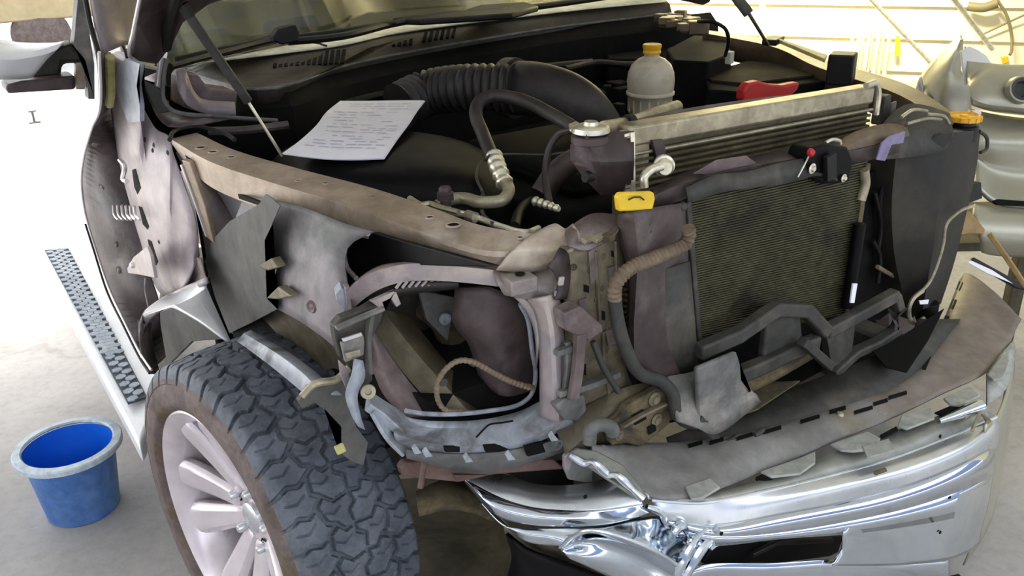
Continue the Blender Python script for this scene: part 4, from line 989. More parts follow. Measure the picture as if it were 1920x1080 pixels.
# lower cross member left (olive) behind
lcm = loft('lower_crossmember', [R([(1040, 800), (1100, 760), (1180, 724), (1250, 715)], y=(.36, .33)), R([(1060, 850), (1120, 800), (1190, 760), (1252, 740)], y=(.33, .31)), R([(1090, 870), (1150, 830), (1220, 800), (1260, 785)], y=(.34, .32))], m_olive, T, n=22, t=.006)
mbk = prism('muddy_bracket', R([(1140, 800), (1168, 778), (1176, 762), (1236, 728), (1254, 740), (1256, 795), (1204, 838), (1176, 832), (1150, 836)], y=.295), (0, .02, 0), m_mud, T, .004)
for pts in ([(1182, 778), (1204, 766), (1210, 784), (1188, 796)], [(1212, 800), (1226, 792), (1228, 806), (1214, 814)]):
    mark('bracket_hole', mbk, pts, m_deep)
for px, py, s_ in ((1226, 748, .015), (1230, 786, .013), (1160, 816, .010)):
    stud('mud_bolt', mbk, px, py, s_, m_olive)
beam('bracket_ridge', R([(1166, 800), (1208, 776), (1250, 756)], y=.285), .006, .012, m_olive, mbk, up=(0, 1, 0))
tube('tow_hook', R([(1105, 830), (1108, 806), (1124, 796), (1146, 802), (1150, 812)], y=.27), .013, m_grey, T, 12, 30)

# grey deflector below duct
loft('lower_deflector', [R([(1250, 706), (1308, 694), (1378, 660)], y=.30), R([(1262, 745), (1320, 735), (1385, 712)], y=.28), R([(1270, 790), (1330, 795), (1416, 740)], y=.25), R([(1300, 800), (1344, 812), (1425, 752)], y=.25)], m_grey, T, n=18, t=.006)
prism('deflector_wing', R([(1308, 690), (1382, 660), (1386, 716), (1424, 742), (1420, 762), (1344, 808), (1312, 786)], y=.255), (0, .012, 0), m_grey, T, .005)
prism('deflector_edge', R([(1318, 780), (1340, 806), (1352, 822), (1336, 826), (1310, 800)], y=.25), (0, .006, 0), m_dark, T, .002)
# centre grille crossbar
YB = .31
bars = [([(1308, 660), (1400, 620), (1468, 568), (1500, 570), (1548, 622)], .032), ([(1548, 622), (1600, 595), (1660, 562), (1678, 552)], .030),
        ([(1378, 706), (1440, 680), (1500, 650), (1530, 640)], .034), ([(1560, 700), (1600, 662), (1650, 640), (1684, 616)], .022), ([(1676, 552), (1684, 580), (1676, 618)], .024)]
gb = None
for pts, w in bars:
    o = beam('grille_crossbar' if gb is None else 'crossbar_arm', R(pts, y=YB), .03, w, m_dark, gb or T, sm=False, bev=.005, up=(0, 0, 1)); gb = gb or o
prism('crossbar_web', R([(1440, 600), (1500, 574), (1506, 640), (1470, 668), (1430, 680)], y=YB+.005), (0, .02, 0), m_dark, gb, .006)
prism('crossbar_web', R([(1548, 615), (1606, 590), (1600, 640), (1596, 668), (1560, 690)], y=YB+.0), (0, .02, 0), m_dark, gb, .006)
beam('crossbar_strut', R([(1504, 640), (1556, 686)], y=YB-.03), .022, .020, m_dark, gb)
tube('muddy_pipe', R([(1390, 730), (1450, 700), (1520, 660)], y=.33), .016, m_mud, T, 10)
# dark tray behind the bumper
loft('air_dam_tray', [R([(1250, 820), (1400, 760), (1560, 700), (1700, 640), (1720, 600)], z=.62), R([(1260, 850), (1400, 840), (1540, 800), (1680, 740), (1800, 600)], z=.585)], m_dark, T, n=24, t=.008)
prism('tray_stain', R([(1330, 800), (1420, 770), (1500, 716), (1420, 720), (1340, 760)], z=.63), (0, 0, .004), m_mud, T, .001)
prism('dark_opening', R([(1628, 652), (1690, 632), (1770, 580), (1740, 640), (1700, 700), (1660, 690)], z=.64), (0, 0, .004), m_deep, T, .001)
# inner structure seen through the headlamp opening
ob = loft('frame_horn', [R([(692, 596), (730, 660), (775, 720), (830, 780)], y=(.66, .50)), R([(716, 580), (770, 650), (830, 720), (880, 776)], y=(.62, .47)), R([(760, 590), (810, 650), (860, 715), (900, 776)], y=(.66, .50))], m_olive, T, n=22, t=.006, smr=False)
loft('frame_horn_side', [R([(694, 600), (730, 662), (775, 724), (826, 782)], y=(.66, .50)), R([(690, 640), (700, 690), (720, 740), (760, 782)], y=(.68, .54))], m_paint, ob, n=18, t=.006)
hb = loft('headlamp_back_duct', [R([(855, 540), (850, 600), (880, 640), (900, 700)], y=.50), R([(920, 540), (920, 610), (930, 680), (940, 740)], y=.45), R([(985, 570), (1000, 630), (1002, 690), (998, 730)], y=.46)], m_maroon, T, n=18, t=.01, smr=True, m=9)
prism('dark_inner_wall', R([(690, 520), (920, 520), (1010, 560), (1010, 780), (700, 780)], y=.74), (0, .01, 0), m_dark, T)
prism('inner_plate', R([(786, 545), (856, 560), (845, 600), (840, 640), (800, 600)], y=.60), (0, .01, 0), m_grey, T, .003)
lathe('plate_bolt', [(.012, 0), (.012, .006), (.007, .006), (.005, .002), (0, .002)], U(833, 597, y=.595), m_lgrey, T, frame((0, -1, 0)), 16)
tube('headlamp_harness', R([(1000, 728), (960, 716), (920, 696), (890, 680), (862, 676), (838, 690), (822, 715), (820, 745), (834, 768), (862, 772)], y=(.42, .47)), lambda t: .0045+.0015*(1-t)+.0006*math.sin(t*240), m_tanhose, T, 10, 200)
for px, py in ((828, 714), (886, 678)):
    lathe('harness_clip', [(0, .008), (.008, .008), (.009, 0), (0, -.004)], U(px, py, y=.455), m_dark, T, frame((0, -1, 0)), 10)
tube('knuckle_part', R([(800, 575), (830, 600), (850, 640)], y=.68), .03, m_mud, T, 10)

# ================================================================== WHEEL ARCH LINER
fl_ = prism('splash_flap', R([(384, 490), (396, 452), (430, 415), (486, 382), (498, 364), (510, 372), (525, 386), (510, 420), (496, 450), (505, 480), (520, 500), (500, 560), (520, 580), (470, 606), (430, 625), (404, 560)], x=-.935), (.002, 0, 0), m_flap, T, .0005)
lin_ = loft('wheel_arch_liner', [R([(460, 366), (560, 386), (650, 420), (700, 434)], x=(-.905, -.84)), R([(440, 420), (540, 430), (620, 458), (650, 470)], x=(-.915, -.87)), R([(430, 480), (540, 520), (620, 560), (660, 580)], x=(-.925, -.90)), R([(440, 540), (560, 600), (630, 650), (690, 700)], x=(-.93, -.90))], m_liner, T, n=26, t=.004, smr=True, m=14)
for pts in ([(482, 500), (508, 484), (520, 502), (500, 508)], [(498, 560), (520, 538), (545, 556), (520, 562)]):
    prism('liner_tooth', R(pts, x=-.945), (.02, 0, 0), m_olive, lin_, .003)
lathe('liner_boss', [(.012, 0), (.010, .004), (.006, .002), (0, .003)], U(585, 575, x=-.955), m_paint, lin_, frame((-1, -.3, .1)), 16)
prism('liner_opening', R([(648, 466), (668, 446), (700, 436), (740, 448), (930, 500), (860, 500), (740, 496), (670, 524), (652, 500)], x=-.80), (.01, 0, 0), m_blackg, T, .002)
tube('opening_lip', R([(690, 438), (662, 446), (646, 470), (650, 500), (668, 522)], x=-.815), .005, m_light, T, 8, 24)
loft('liner_lower_panel', [R([(430, 620), (480, 588), (545, 550)], x=-.90), R([(500, 665), (560, 620), (620, 600)], x=-.88), R([(580, 720), (620, 690), (660, 700)], x=-.86)], m_olive, T, n=16, t=.005)
loft('fender_brace_channel', [R([(445, 640), (500, 680), (550, 720), (586, 752)], x=-.985), R([(458, 626), (520, 664), (570, 702), (606, 740)], x=-.97), R([(470, 620), (530, 655), (580, 690), (640, 740)], x=-.95)], m_lgrey, T, n=18, t=.004)
# rear white/grey liner
rl_ = loft('rear_arch_liner', [R([(270, 590), (300, 565), (345, 545), (386, 524)], x=(-1.08, -.98)), R([(318, 575), (335, 572), (360, 560), (388, 540)], x=(-1.07, -.98)), R([(325, 572), (380, 606), (420, 636), (432, 642)], x=(-1.07, -.99))], m_board, T, n=18, t=.005)
loft('rear_arch_rim', [R([(262, 610), (270, 586), (300, 562), (345, 538), (388, 520)], x=(-1.09, -.98)), R([(262, 640), (280, 600), (320, 572), (336, 560), (388, 532)], x=(-1.085, -.985))], m_light, T, n=18, t=.006)
prism('arch_inside', R([(262, 600), (325, 575), (420, 636), (360, 640), (310, 690), (276, 690), (266, 640)], x=-.90), (.01, 0, 0), m_flap, T)
loft('rear_arch_flange', [R([(260, 600), (262, 640), (268, 680), (282, 700)], x=-1.085), R([(282, 604), (286, 650), (296, 690), (300, 700)], x=-1.05)], m_maroon, T, n=12, t=.006)

# shock / wheel well dark interior so the floor does not show through
prism('wheel_well_wall', R([(330, 470), (700, 420), (800, 520), (700, 760), (460, 640), (400, 600)], x=-.62), (.01, 0, 0), m_dark, T)
prism('frame_rail', [Vector(p) for p in ((-.50, .3, .62), (-.42, .3, .62), (-.42, 2.6, .62), (-.50, 2.6, .62))], (0, 0, -.16), m_dark, T)
prism('frame_rail', [Vector(p) for p in ((.42, .3, .62), (.50, .3, .62), (.50, 2.6, .62), (.42, 2.6, .62))], (0, 0, -.16), m_dark, T)
beam('front_axle', [Vector((-.9, .966, .385)), Vector((.9, .966, .385))], .09, .09, m_dark, T)
# right front wheel (mostly hidden)
lathe('right_front_wheel', [(.20, .10), (.27, .12), (.35, .125), (.378, .10), (.381, 0), (.378, -.1), (.35, -.125), (.2, -.1)], Vector((.98, .966, .385)), m_wall, T, (Vector((0, 1, 0)), Vector((0, 0, 1)), Vector((1, 0, 0))), 48)
for yy in (4.3,):
    for sx in (.92,): lathe('rear_wheel', [(.1, .10), (.27, .12), (.35, .125), (.378, .10), (.381, 0), (.378, -.1), (.35, -.125), (.1, -.1)], Vector((sx, yy, .385)), m_wall, T, (Vector((0, 1, 0)), Vector((0, 0, 1)), Vector((1, 0, 0))), 48)

# ================================================================== BUMPER
# plastic top pad
pa = R([(1110, 838), (1180, 832), (1260, 832), (1370, 820), (1500, 786), (1640, 738), (1720, 690), (1765, 630), (1790, 570), (1812, 512)], z=[.70, .67, .64, .62, .60, .585, .58, .575, .57, .57])
pb = R([(1110, 850), (1160, 890), (1215, 930), (1290, 935), (1430, 885), (1560, 830), (1660, 790), (1760, 742), (1860, 690), (1915, 600)], z=[.70, .66, .64, .63, .60, .585, .575, .57, .565, .56])
pm = [a.lerp(b, .5)+Vector((0, 0, .012)) for a, b in zip(pa, pb)]
bmp = T
pad = loft('bumper_top_pad', [away(pa, (0, .015, -.03)), pa, pm, pb], m_cover, T, n=70, t=.005, smr=True, m=14)
pad.data.materials.append(m_coverr)
for f in pad.data.polygons:
    if f.center.x > .18: f.material_index = 1
# slots along the inner edge
sl = [(1190, 838, 30), (1232, 838, 36), (1290, 834, 26), (1330, 828, 26), (1380, 820, 30), (1430, 808, 34), (1500, 788, 36), (1555, 770, 30), (1600, 770, 34), (1636, 754, 26), (1664, 742, 34), (1725, 695, 26), (1748, 650, 22), (1762, 615, 20), (1778, 580, 16), (1790, 545, 14)]
for px, py, w in sl:
    if not w: continue
    if px < 1700: pts = [(px, py+3), (px+w, py-w*.30+3), (px+w+1, py-w*.30+10), (px+1, py+10)]
    else: pts = [(px+4, py), (px+w*.45+4, py-w*1.1), (px+w*.45+11, py-w*1.1+2), (px+11, py+2)]
    mark('pad_slot', pad, pts, m_deep, .001, .004)
for px, py, w in ((1195, 846, 36), (1360, 822, 20), (1414, 808, 16)):
    tube('pad_clip', R([(px, py+8), (px+w*.5, py+4), (px+w, py-2)], z=.625), .006, m_dark, pad, 8)
lathe('pad_bolt', [(0, .008), (.007, .007), (.009, 0)], U(1575, 779, z=.60), m_alub, pad, None, 14)
# grey mounting tabs along the outer edge
for pts, zz in (([(1284, 916), (1332, 900), (1350, 918), (1316, 938), (1296, 940)], .635), ([(1425, 888), (1500, 862), (1528, 850), (1528, 872), (1500, 892), (1446, 898)], .61), ([(1556, 836), (1626, 812), (1650, 826), (1640, 846), (1600, 850), (1576, 848)], .595),
                ([(1690, 782), (1746, 768), (1752, 788), (1700, 808), (1682, 802)], .585), ([(1768, 750), (1816, 728), (1838, 744), (1800, 764), (1780, 762)], .58), ([(1850, 706), (1884, 660), (1892, 680), (1880, 712), (1862, 716)], .575)):
    prism('pad_tab', R(pts, z=zz), (0, 0, .006), m_tab, pad, .002)
for pts, zz in (([(1416, 898), (1440, 886), (1448, 900), (1418, 904)], .607), ([(1650, 818), (1680, 802), (1684, 808), (1654, 824)], .586), ([(1752, 776), (1790, 760), (1812, 764), (1768, 782)], .576)):
    prism('pad_gap', R(pts, z=zz), (0, 0, .004), m_deep, pad, 0)
prism('paper_tag', R([(1616, 838), (1666, 824), (1678, 846), (1626, 860)], z=.60), (0, 0, .003), m_white if False else m_tab, pad, .001)

# chrome face: rows from the top flange down
def face(rows, mat, name, n=80, smr=True, m=None, t=.004, par=None):
    return loft(name, rows, mat, par or T, n=n, t=t, smr=smr, m=m, sharp=60)
c0 = R([(1215, 928), (1300, 934), (1440, 896), (1560, 850), (1640, 822), (1720, 794), (1790, 772), (1850, 770)], z=[.635, .632, .605, .59, .58, .575, .57, .565])
c1 = R([(1222, 938), (1320, 942), (1440, 920), (1560, 892), (1680, 858), (1780, 820), (1850, 790), (1868, 782)], z=[.632, .622, .60, .575, .56, .55, .545, .545])
c2 = R([(1232, 958), (1330, 962), (1450, 940), (1580, 912), (1700, 880), (1790, 845), (1852, 812), (1872, 800)], y=[.185, .135, .10, .065, .03, .01, .02, .04])
c3 = R([(1240, 975), (1340, 985), (1460, 965), (1600, 938), (1710, 908), (1800, 872), (1850, 846), (1868, 840)], y=[.18, .125, .09, .055, .02, .0, .01, .035])
c4 = R([(1260, 990), (1340, 1005), (1460, 998), (1600, 975), (1710, 950), (1800, 920), (1846, 900), (1860, 896)], y=[.17, .115, .079, .043, .007, -.013, -.003, .022])
c5 = R([(1290, 1020), (1350, 1022), (1460, 1010), (1600, 1000), (1710, 985), (1790, 970), (1836, 955), (1852, 946)], y=[.16, .113, .078, .042, .006, -.014, -.004, .021])
ch = face([c1, c2, c3], m_chromed, 'front_bumper', m=12)
face([c0, c1], m_flange, 'bumper_flange', smr=False, par=ch)
face([c3, c4], m_mirror, 'bumper_crease_band', smr=False, par=ch)
tube('flange_ridge', c1, .004, m_chromed, ch, 8, 70)
ch['label'] = 'crumpled chrome front bumper bar'
# lower chrome face right of the tow opening and around it
e1 = R([(1580, 1002), (1650, 994), (1720, 984), (1790, 970), (1836, 955), (1852, 946)], y=[.046, .028, .006, -.014, -.004, .021])
e2 = R([(1578, 1030), (1650, 1030), (1715, 1028), (1775, 1020), (1822, 1004), (1840, 990)], y=[.046, .028, .006, -.014, -.004, .021])
e3 = R([(1560, 1060), (1640, 1060), (1700, 1058), (1770, 1050), (1812, 1036), (1834, 1020)], y=[.048, .030, .008, -.012, -.002, .022])
face([R([(1590, 976), (1650, 966), (1720, 950), (1800, 920), (1846, 900), (1860, 896)], y=[.048, .03, .007, -.013, -.003, .022]), e1, e2, e3], m_chrome, 'bumper_face', n=40, m=14, par=ch)
face([c4[:], c5[:]], m_chrome, 'bumper_face', n=60, smr=False, par=ch)
face([R([(1300, 1062), (1340, 1056), (1440, 1056), (1540, 1050), (1600, 1050), (1700, 1056), (1780, 1050)], y=[.15, .125, .095, .065, .05, .02, .0]), R([(1290, 1085), (1360, 1090), (1460, 1088), (1560, 1084), (1640, 1080), (1710, 1078), (1780, 1072)], y=[.15, .12, .09, .06, .04, .02, .0]), R([(1290, 1140), (1360, 1150), (1460, 1150), (1560, 1140), (1640, 1120), (1710, 1100), (1780, 1085)], y=[.16, .14, .11, .08, .06, .04, .02])], m_chrome, 'bumper_face', n=50, m=8, par=ch)
# tow opening dark insert
to = prism('tow_hook_opening', R([(1318, 1058), (1340, 1020), (1362, 1008), (1400, 1012), (1440, 1018), (1520, 1014), (1582, 1006), (1572, 1036), (1556, 1044), (1470, 1056), (1400, 1056)], y=.145), (0, .02, 0), m_blackg, ch, .003)
beam('opening_ledge', R([(1410, 1040), (1412, 1022), (1440, 1018), (1560, 1012)], y=.13), .01, .010, m_black, to, sm=False)
# left chrome wing: white upper band
w0 = R([(856, 880), (950, 892), (1000, 908), (1050, 912), (1110, 906), (1150, 896), (1185, 905)], y=[.50, .43, .385, .35, .315, .29, .25])
w1 = R([(862, 892), (930, 930), (990, 950), (1060, 958), (1120, 956), (1170, 950), (1205, 945)], y=[.475, .385, .33, .28, .245, .22, .20])
w2 = R([(868, 898), (920, 944), (985, 964), (1055, 970), (1130, 970), (1180, 962), (1212, 955)], y=[.47, .378, .322, .272, .235, .21, .195])
w3 = R([(885, 920), (930, 965), (990, 982), (1060, 986), (1130, 984), (1185, 972), (1220, 960)], y=[.455, .372, .318, .268, .23, .205, .192])
face([w0, w1], m_chromed, 'bumper_wing', n=40, smr=False, par=ch)
face([w1, w2, w3], m_chrome, 'bumper_wing', n=40, m=9, par=ch)
# crease facets joining wing and centre
face([R([(1150, 896), (1185, 905), (1218, 936)], y=[.29, .25, .195]), R([(1120, 880), (1165, 888), (1215, 928)], y=[.31, .28, .2])], m_chromed, 'bumper_crease', n=8, smr=False, par=ch)
# lower wing sheet with dents
g1 = R([(900, 940), (945, 985), (1000, 990), (1060, 990), (1130, 988), (1190, 974), (1240, 968), (1290, 990)], y=[.43, .36, .315, .27, .23, .205, .19, .165])
g2 = R([(940, 975), (975, 1000), (1020, 1005), (1070, 1004), (1130, 1004), (1200, 1010), (1250, 1005), (1300, 1012)], y=[.40, .33, .29, .255, .21, .17, .175, .16])
g3 = R([(945, 985), (990, 1015), (1040, 1022), (1078, 1020), (1120, 1010), (1180, 1022), (1240, 1045), (1290, 1062)], y=[.385, .315, .275, .235, .19, .165, .14, .14])
face([g1, g2, g3], m_chrome, 'bumper_lower_sheet', n=60, m=12, par=ch)
k1 = R([(1050, 1026), (1072, 1006), (1106, 994), (1150, 1002), (1200, 1020), (1250, 1045), (1285, 1072)], y=[.255, .225, .185, .16, .145, .135, .13])
k2 = R([(1052, 1032), (1080, 1020), (1110, 1012), (1150, 1022), (1195, 1042), (1240, 1068), (1275, 1090)], y=[.26, .245, .225, .20, .18, .165, .15])
k3 = R([(1060, 1038), (1090, 1040), (1130, 1050), (1170, 1064), (1210, 1082), (1240, 1096), (1270, 1110)], y=[.25, .225, .205, .185, .17, .155, .15])
k4 = R([(1068, 1046), (1096, 1058), (1130, 1074), (1165, 1090), (1200, 1104), (1235, 1118), (1265, 1130)], y=[.245, .225, .21, .19, .175, .16, .155])
face([k1, k2, k3, k4], m_chrome, 'bumper_fold', n=50, m=16, par=ch)
tube('fold_edge', k1, .0035, m_chromed, ch, 8, 50)
# crumple ridges near the opening
for (pts, r, ys) in (([(1285, 1080), (1300, 1050), (1320, 1020), (1345, 1000), (1380, 985)], .012, (.13, .125)), ([(1270, 1078), (1285, 1040), (1300, 1015), (1325, 990)], .010, (.13, .13)), ([(1212, 950), (1240, 962), (1252, 985), (1270, 998), (1285, 1000)], .007, (.19, .155)), ([(1262, 1000), (1278, 985), (1290, 1004)], .010, (.155, .15)),
                 ([(1340, 990), (1350, 1012), (1332, 1030)], .009, (.12, .12))):
    tube('bumper_crinkle', R(pts, y=ys), lambda t, r=r: r*(.45+.55*math.sin(math.pi*min(1, t+.15))), m_chrome, ch, 10, 36)
for px, py, yy in ((932, 899, .42), (1097, 931, .28), (1762, 818, .005), (1780, 932, .0), (1762, 998, .0), (1352, 1000, .11)):
    lathe('bumper_bolt_hole', [(.0042, .001), (0, .0012)], U(px, py, y=yy-.012), m_deep, ch, frame((-.2, -1, .3)), 12)
prism('bumper_slot', R([(1640, 886), (1662, 878), (1664, 884), (1642, 892)], y=.035), (0, .004, 0), m_mud, ch, .001)
# right end of the bumper
r1 = R([(1846, 796), (1868, 780), (1884, 740), (1896, 690), (1900, 655)], y=[.02, .05, .10, .16, .22])
r2 = R([(1846, 860), (1868, 850), (1886, 800), (1896, 740), (1902, 690)], y=[.02, .045, .10, .16, .22])
r3 = R([(1826, 1010), (1850, 960), (1872, 890), (1884, 840), (1892, 800)], y=[.01, .04, .10, .16, .22])
r4 = R([(1806, 1060), (1834, 1020), (1856, 980), (1868, 940), (1876, 900)], y=[.01, .04, .10, .16, .22])
face([r1, r2, r3, r4], m_sil, 'bumper_end', n=24, m=12, par=ch)
loft('pad_right_skirt', [R([(1850, 700), (1880, 660), (1900, 640)], z=.57), R([(1850, 760), (1886, 730), (1903, 660)], z=.545)], m_tab, pad, n=10, t=.005)
tube('right_edge_strip', R([(1893, 640), (1896, 690), (1888, 740), (1878, 790), (1868, 830)], y=(.24, .07)), .008, m_grey, ch, 8, 24)
# chrome end tongue + bracket bits
tube('chrome_tongue', R([(1760, 790), (1800, 776), (1838, 762)], z=.59), lambda t: .006+.010*t, m_chrome, ch, 12, 20)
for a in ([(1808, 782), (1836, 772), (1856, 790)], [(1838, 774), (1822, 808)], [(1840, 770), (1852, 792)]):
    tube('bracket_wire', R(a, z=.585), .004, m_alu, ch, 8, smooth=False)
# left crush: torn metal by the wing
tc_ = prism('torn_bumper_bracket', R([(1066, 850), (1082, 840), (1120, 845), (1170, 872), (1214, 930), (1200, 938), (1150, 905), (1100, 870), (1086, 862)], y=[.32, .32, .30, .26, .2, .2, .25, .30, .32]), (0, .012, -.006), m_flange, T, .003)
tube('torn_edge_roll', R([(1068, 852), (1096, 868), (1112, 866), (1140, 890), (1158, 892), (1184, 916), (1206, 936)], y=(.315, .195)), lambda t: .005+.003*abs(math.sin(t*11)), m_chromed, tc_, 10, 60)
prism('torn_flange', R([(1060, 856), (1070, 846), (1076, 860), (1068, 884), (1060, 880)], y=.325), (0, .01, 0), m_light, tc_, .002)
prism('inner_bumper_plate', R([(1060, 880), (1080, 860), (1130, 880), (1150, 896), (1100, 905), (1068, 900)], y=.36), (0, .01, 0), m_tab, T, .002)
prism('bumper_cavity', R([(930, 880), (1060, 866), (1150, 895), (1060, 915), (990, 905)], y=.42), (0, .01, 0), m_deep, T)
# lower air dam under the bumper
v1 = R([(950, 1000), (990, 1030), (1060, 1052), (1130, 1078), (1260, 1120), (1500, 1150), (1800, 1078)], y=[.42, .36, .32, .28, .22, .16, .05])
v2 = R([(962, 1040), (1000, 1070), (1060, 1096), (1130, 1120), (1260, 1160), (1500, 1200), (1800, 1110)], y=[.41, .35, .31, .27, .21, .16, .06])
loft('lower_air_dam', [v1, v2, away(v2, (0, .03, -.10))], m_blackg, T, n=50, t=.008, smr=True, m=10)
loft('air_dam_back', [R([(945, 985), (1040, 1024), (1140, 1060), (1270, 1110)], y=[.44, .36, .32, .26]), R([(950, 1010), (1040, 1060), (1140, 1090), (1270, 1140)], y=[.45, .38, .34, .28])], m_olive, T, n=20, t=.006)
# rust coloured panel and bolt behind tray
rp = prism('rust_underpanel', R([(752, 880), (760, 868), (860, 858), (1040, 862), (1060, 880), (930, 890), (850, 892), (860, 905), (756, 894)], y=[.50, .50, .46, .38, .37, .42, .45, .45, .50]), (0, .02, 0), m_post, T, .003)
tube('long_bolt', R([(796, 866), (792, 890), (788, 914)], y=.46), .006, m_post, rp, 8)
loft('lower_control_arm', [R([(780, 930), (830, 905), (880, 910), (920, 930)], y=.56), R([(785, 960), (840, 950), (900, 960), (930, 975)], y=.50)], m_mud, T, n=12, t=.02)

# ================================================================== LOOSE THINGS
tag(prism('shade_mat', R([(700, 900), (1100, 880), (1240, 1080), (1300, 1180), (780, 1180), (770, 1020)], z=.006), (0, 0, -.005), m_shade_mat, None, .001), 'added oil-stained mat, darkened to stand in for shade, lying on the floor between the tyre and the chrome bumper', 'mat')  # added mat; its dark brown makes up for weak shade under the truck
# papers on the air filter box
pz = [(528, 284), (590, 240), (636, 188), (798, 186), (770, 228), (718, 299)]
P3 = []
ra_ = R([(528, 288), (560, 265), (592, 236), (612, 210), (638, 189)], z=[1.165, 1.172, 1.180, 1.182, 1.18])
rb_2 = R([(600, 297), (626, 270), (650, 240), (668, 212), (690, 189)], z=[1.155, 1.166, 1.176, 1.18, 1.18])
rc_ = R([(660, 299), (688, 272), (712, 240), (728, 212), (745, 188)], z=[1.150, 1.162, 1.172, 1.178, 1.18])
rd_ = R([(718, 297), (742, 262), (766, 230), (780, 208), (796, 188)], z=[1.150, 1.162, 1.172, 1.178, 1.18])
bm = bmesh.new(); V = b_loft(bm, [ra_, rb_2, rc_, rd_], 30, 24, True, smr=True)
nr, nc = len(V), len(V[0]); G = [[v.co.copy() for v in r] for r in V]
def pp(u, v):
    i = min(nr-2, int(u*(nr-1))); j = min(nc-2, int(v*(nc-1))); a = u*(nr-1)-i; b = v*(nc-1)-j
    return G[i][j].lerp(G[i+1][j], a).lerp(G[i][j+1].lerp(G[i+1][j+1], a), b)+Vector((0, 0, .0012))
random.seed(3)
for v0 in [.12, .16, .2, .235, .27, .33, .37, .40, .45, .52, .58, .64, .70, .78, .84, .90]:
    u0 = random.uniform(.08, .2)
    while u0 < .88:
        w_ = random.uniform(.04, .16)
        if random.random() < .72:
            q_ = [bm.verts.new(pp(min(.93, a), b)) for a, b in ((u0, v0), (u0+w_, v0), (u0+w_, v0+.010), (u0, v0+.010))]
            bm.faces.new(q_).material_index = 1
        u0 += w_+random.uniform(.015, .06)
me_o = _link('paper_sheet', bm, [m_white, m_ink], None); 
tag(me_o, 'upper printed white sheet lying on the black air filter box', 'paper')
G2 = [[p+Vector((.004, .002, -.003)) for p in r] for r in (ra_, rb_2, rc_, rd_)]
o = loft('paper_sheet', G2, m_white, None, n=20, t=.0008, smr=True); tag(o, 'lower white sheet peeking out beneath the printed sheet on the air filter box', 'paper')
# blue bucket
BC = Vector((-1.32, 1.72, 0)); BCz = U(124, 975, z=0)
bk = tag(empty('bucket', U(158, 950, z=0)), 'round blue plastic bucket standing on the concrete floor beside the running board', 'bucket')
def bl(name, prof, mat, seg=56):
    bm = bmesh.new(); b_lathe(bm, prof, (0, 0, 0), None, seg); return _link(name, bm, mat, bk)
bl('bucket_body', [(0, 0), (.098, 0), (.102, .004), (.114, .11), (.126, .216), (.123, .216), (.111, .11), (.098, .008), (0, .008)], [m_blued])
bl('bucket_lining', [(.1225, .217), (.1105, .11), (.0975, .0085), (0, .0085)], m_blue)
bl('bucket_rim', [(.122, .224), (.126, .229), (.146, .228), (.149, .223), (.148, .209), (.144, .208), (.143, .220), (.126, .218), (.122, .224)], m_rimblue)

# ---------------- background: silver bumper covers standing by the wall
sf = tag(empty('silver_fender', U(1790, 330, z=0)), 'pale silver fender with a sharp upright point, leaning by the siding wall', 'fender')
def inv(o, root):
    o.parent = root; o.matrix_parent_inverse = Matrix.Translation(-root.location); return o
def dd_(pts, d): return R(pts, d=d)
a_ = loft('fender_skin', [dd_([(1802, 66), (1760, 105), (1732, 136), (1720, 166), (1732, 190)], 3.25), dd_([(1803, 76), (1782, 122), (1764, 158), (1754, 188), (1780, 222)], 3.14), dd_([(1804, 72), (1802, 110), (1800, 134), (1822, 160), (1814, 235)], 3.18)], m_sil, None, n=24, t=.01, smr=True, m=14); inv(a_, sf)
a_ = loft('fender_edge', [dd_([(1718, 168), (1728, 188), (1748, 204)], 3.24), dd_([(1726, 145), (1734, 180), (1750, 200)], 3.2)], m_silw, None, n=10, t=.01); inv(a_, sf)
b1_ = tag(empty('silver_bumper_cover', U(1900, 300, z=0)), 'silver bumper cover with a round fog lamp hole, topmost of the pile at the wall', 'bumper cover')
a_ = loft('cover_skin', [dd_([(1808, 88), (1830, 112), (1860, 122), (1930, 124), (2010, 120)], 3.0), dd_([(1815, 150), (1850, 126), (1880, 126), (1930, 128), (2010, 124)], 2.96), dd_([(1818, 165), (1840, 150), (1880, 155), (1930, 160), (2010, 160)], 2.88), dd_([(1820, 190), (1850, 196), (1890, 200), (1930, 205), (2010, 214)], 2.86), dd_([(1828, 196), (1860, 206), (1890, 210), (1930, 214), (2010, 222)], 2.95)], m_sil, None, n=30, t=.012, smr=True, m=20); inv(a_, b1_)
pc = U(1914, 168, d=2.84)
bm = bmesh.new(); b_lathe(bm, [(.040, -.01), (.036, .012), (.026, .010), (.022, -.004), (0, -.004)], pc, frame(-Vector(CF)), 28); o = _link('fog_lamp_hole', bm, m_dark, None); inv(o, b1_)
bm = bmesh.new(); b_lathe(bm, [(.046, -.012), (.042, .010), (.037, .012), (.035, 0)], pc, frame(-Vector(CF)), 28); o = _link('fog_lamp_ring', bm, m_sil, None); inv(o, b1_)
prism_ = prism('broken_edge', dd_([(1802, 95), (1818, 86), (1832, 92), (1850, 104), (1862, 122), (1830, 130), (1812, 160), (1806, 130)], 2.98), tuple(np.array(CF)*.012), m_silw, None, .003); inv(prism_, b1_)
b2_ = tag(empty('silver_bumper_cover', U(1890, 420, z=0)+Vector((.1, .1, 0))), 'smooth pale silver bumper cover below the one with the fog lamp hole', 'bumper cover')
a_ = loft('cover_skin', [dd_([(1815, 205), (1850, 214), (1900, 222), (2000, 232)], 2.95), dd_([(1822, 260), (1860, 262), (1900, 262), (2000, 262)], 2.86), dd_([(1828, 300), (1860, 320), (1900, 330), (2000, 335)], 2.90), dd_([(1830, 350), (1860, 378), (1900, 388), (2000, 392)], 2.84)], m_sil, None, n=24, t=.012, smr=True, m=20); inv(a_, b2_)
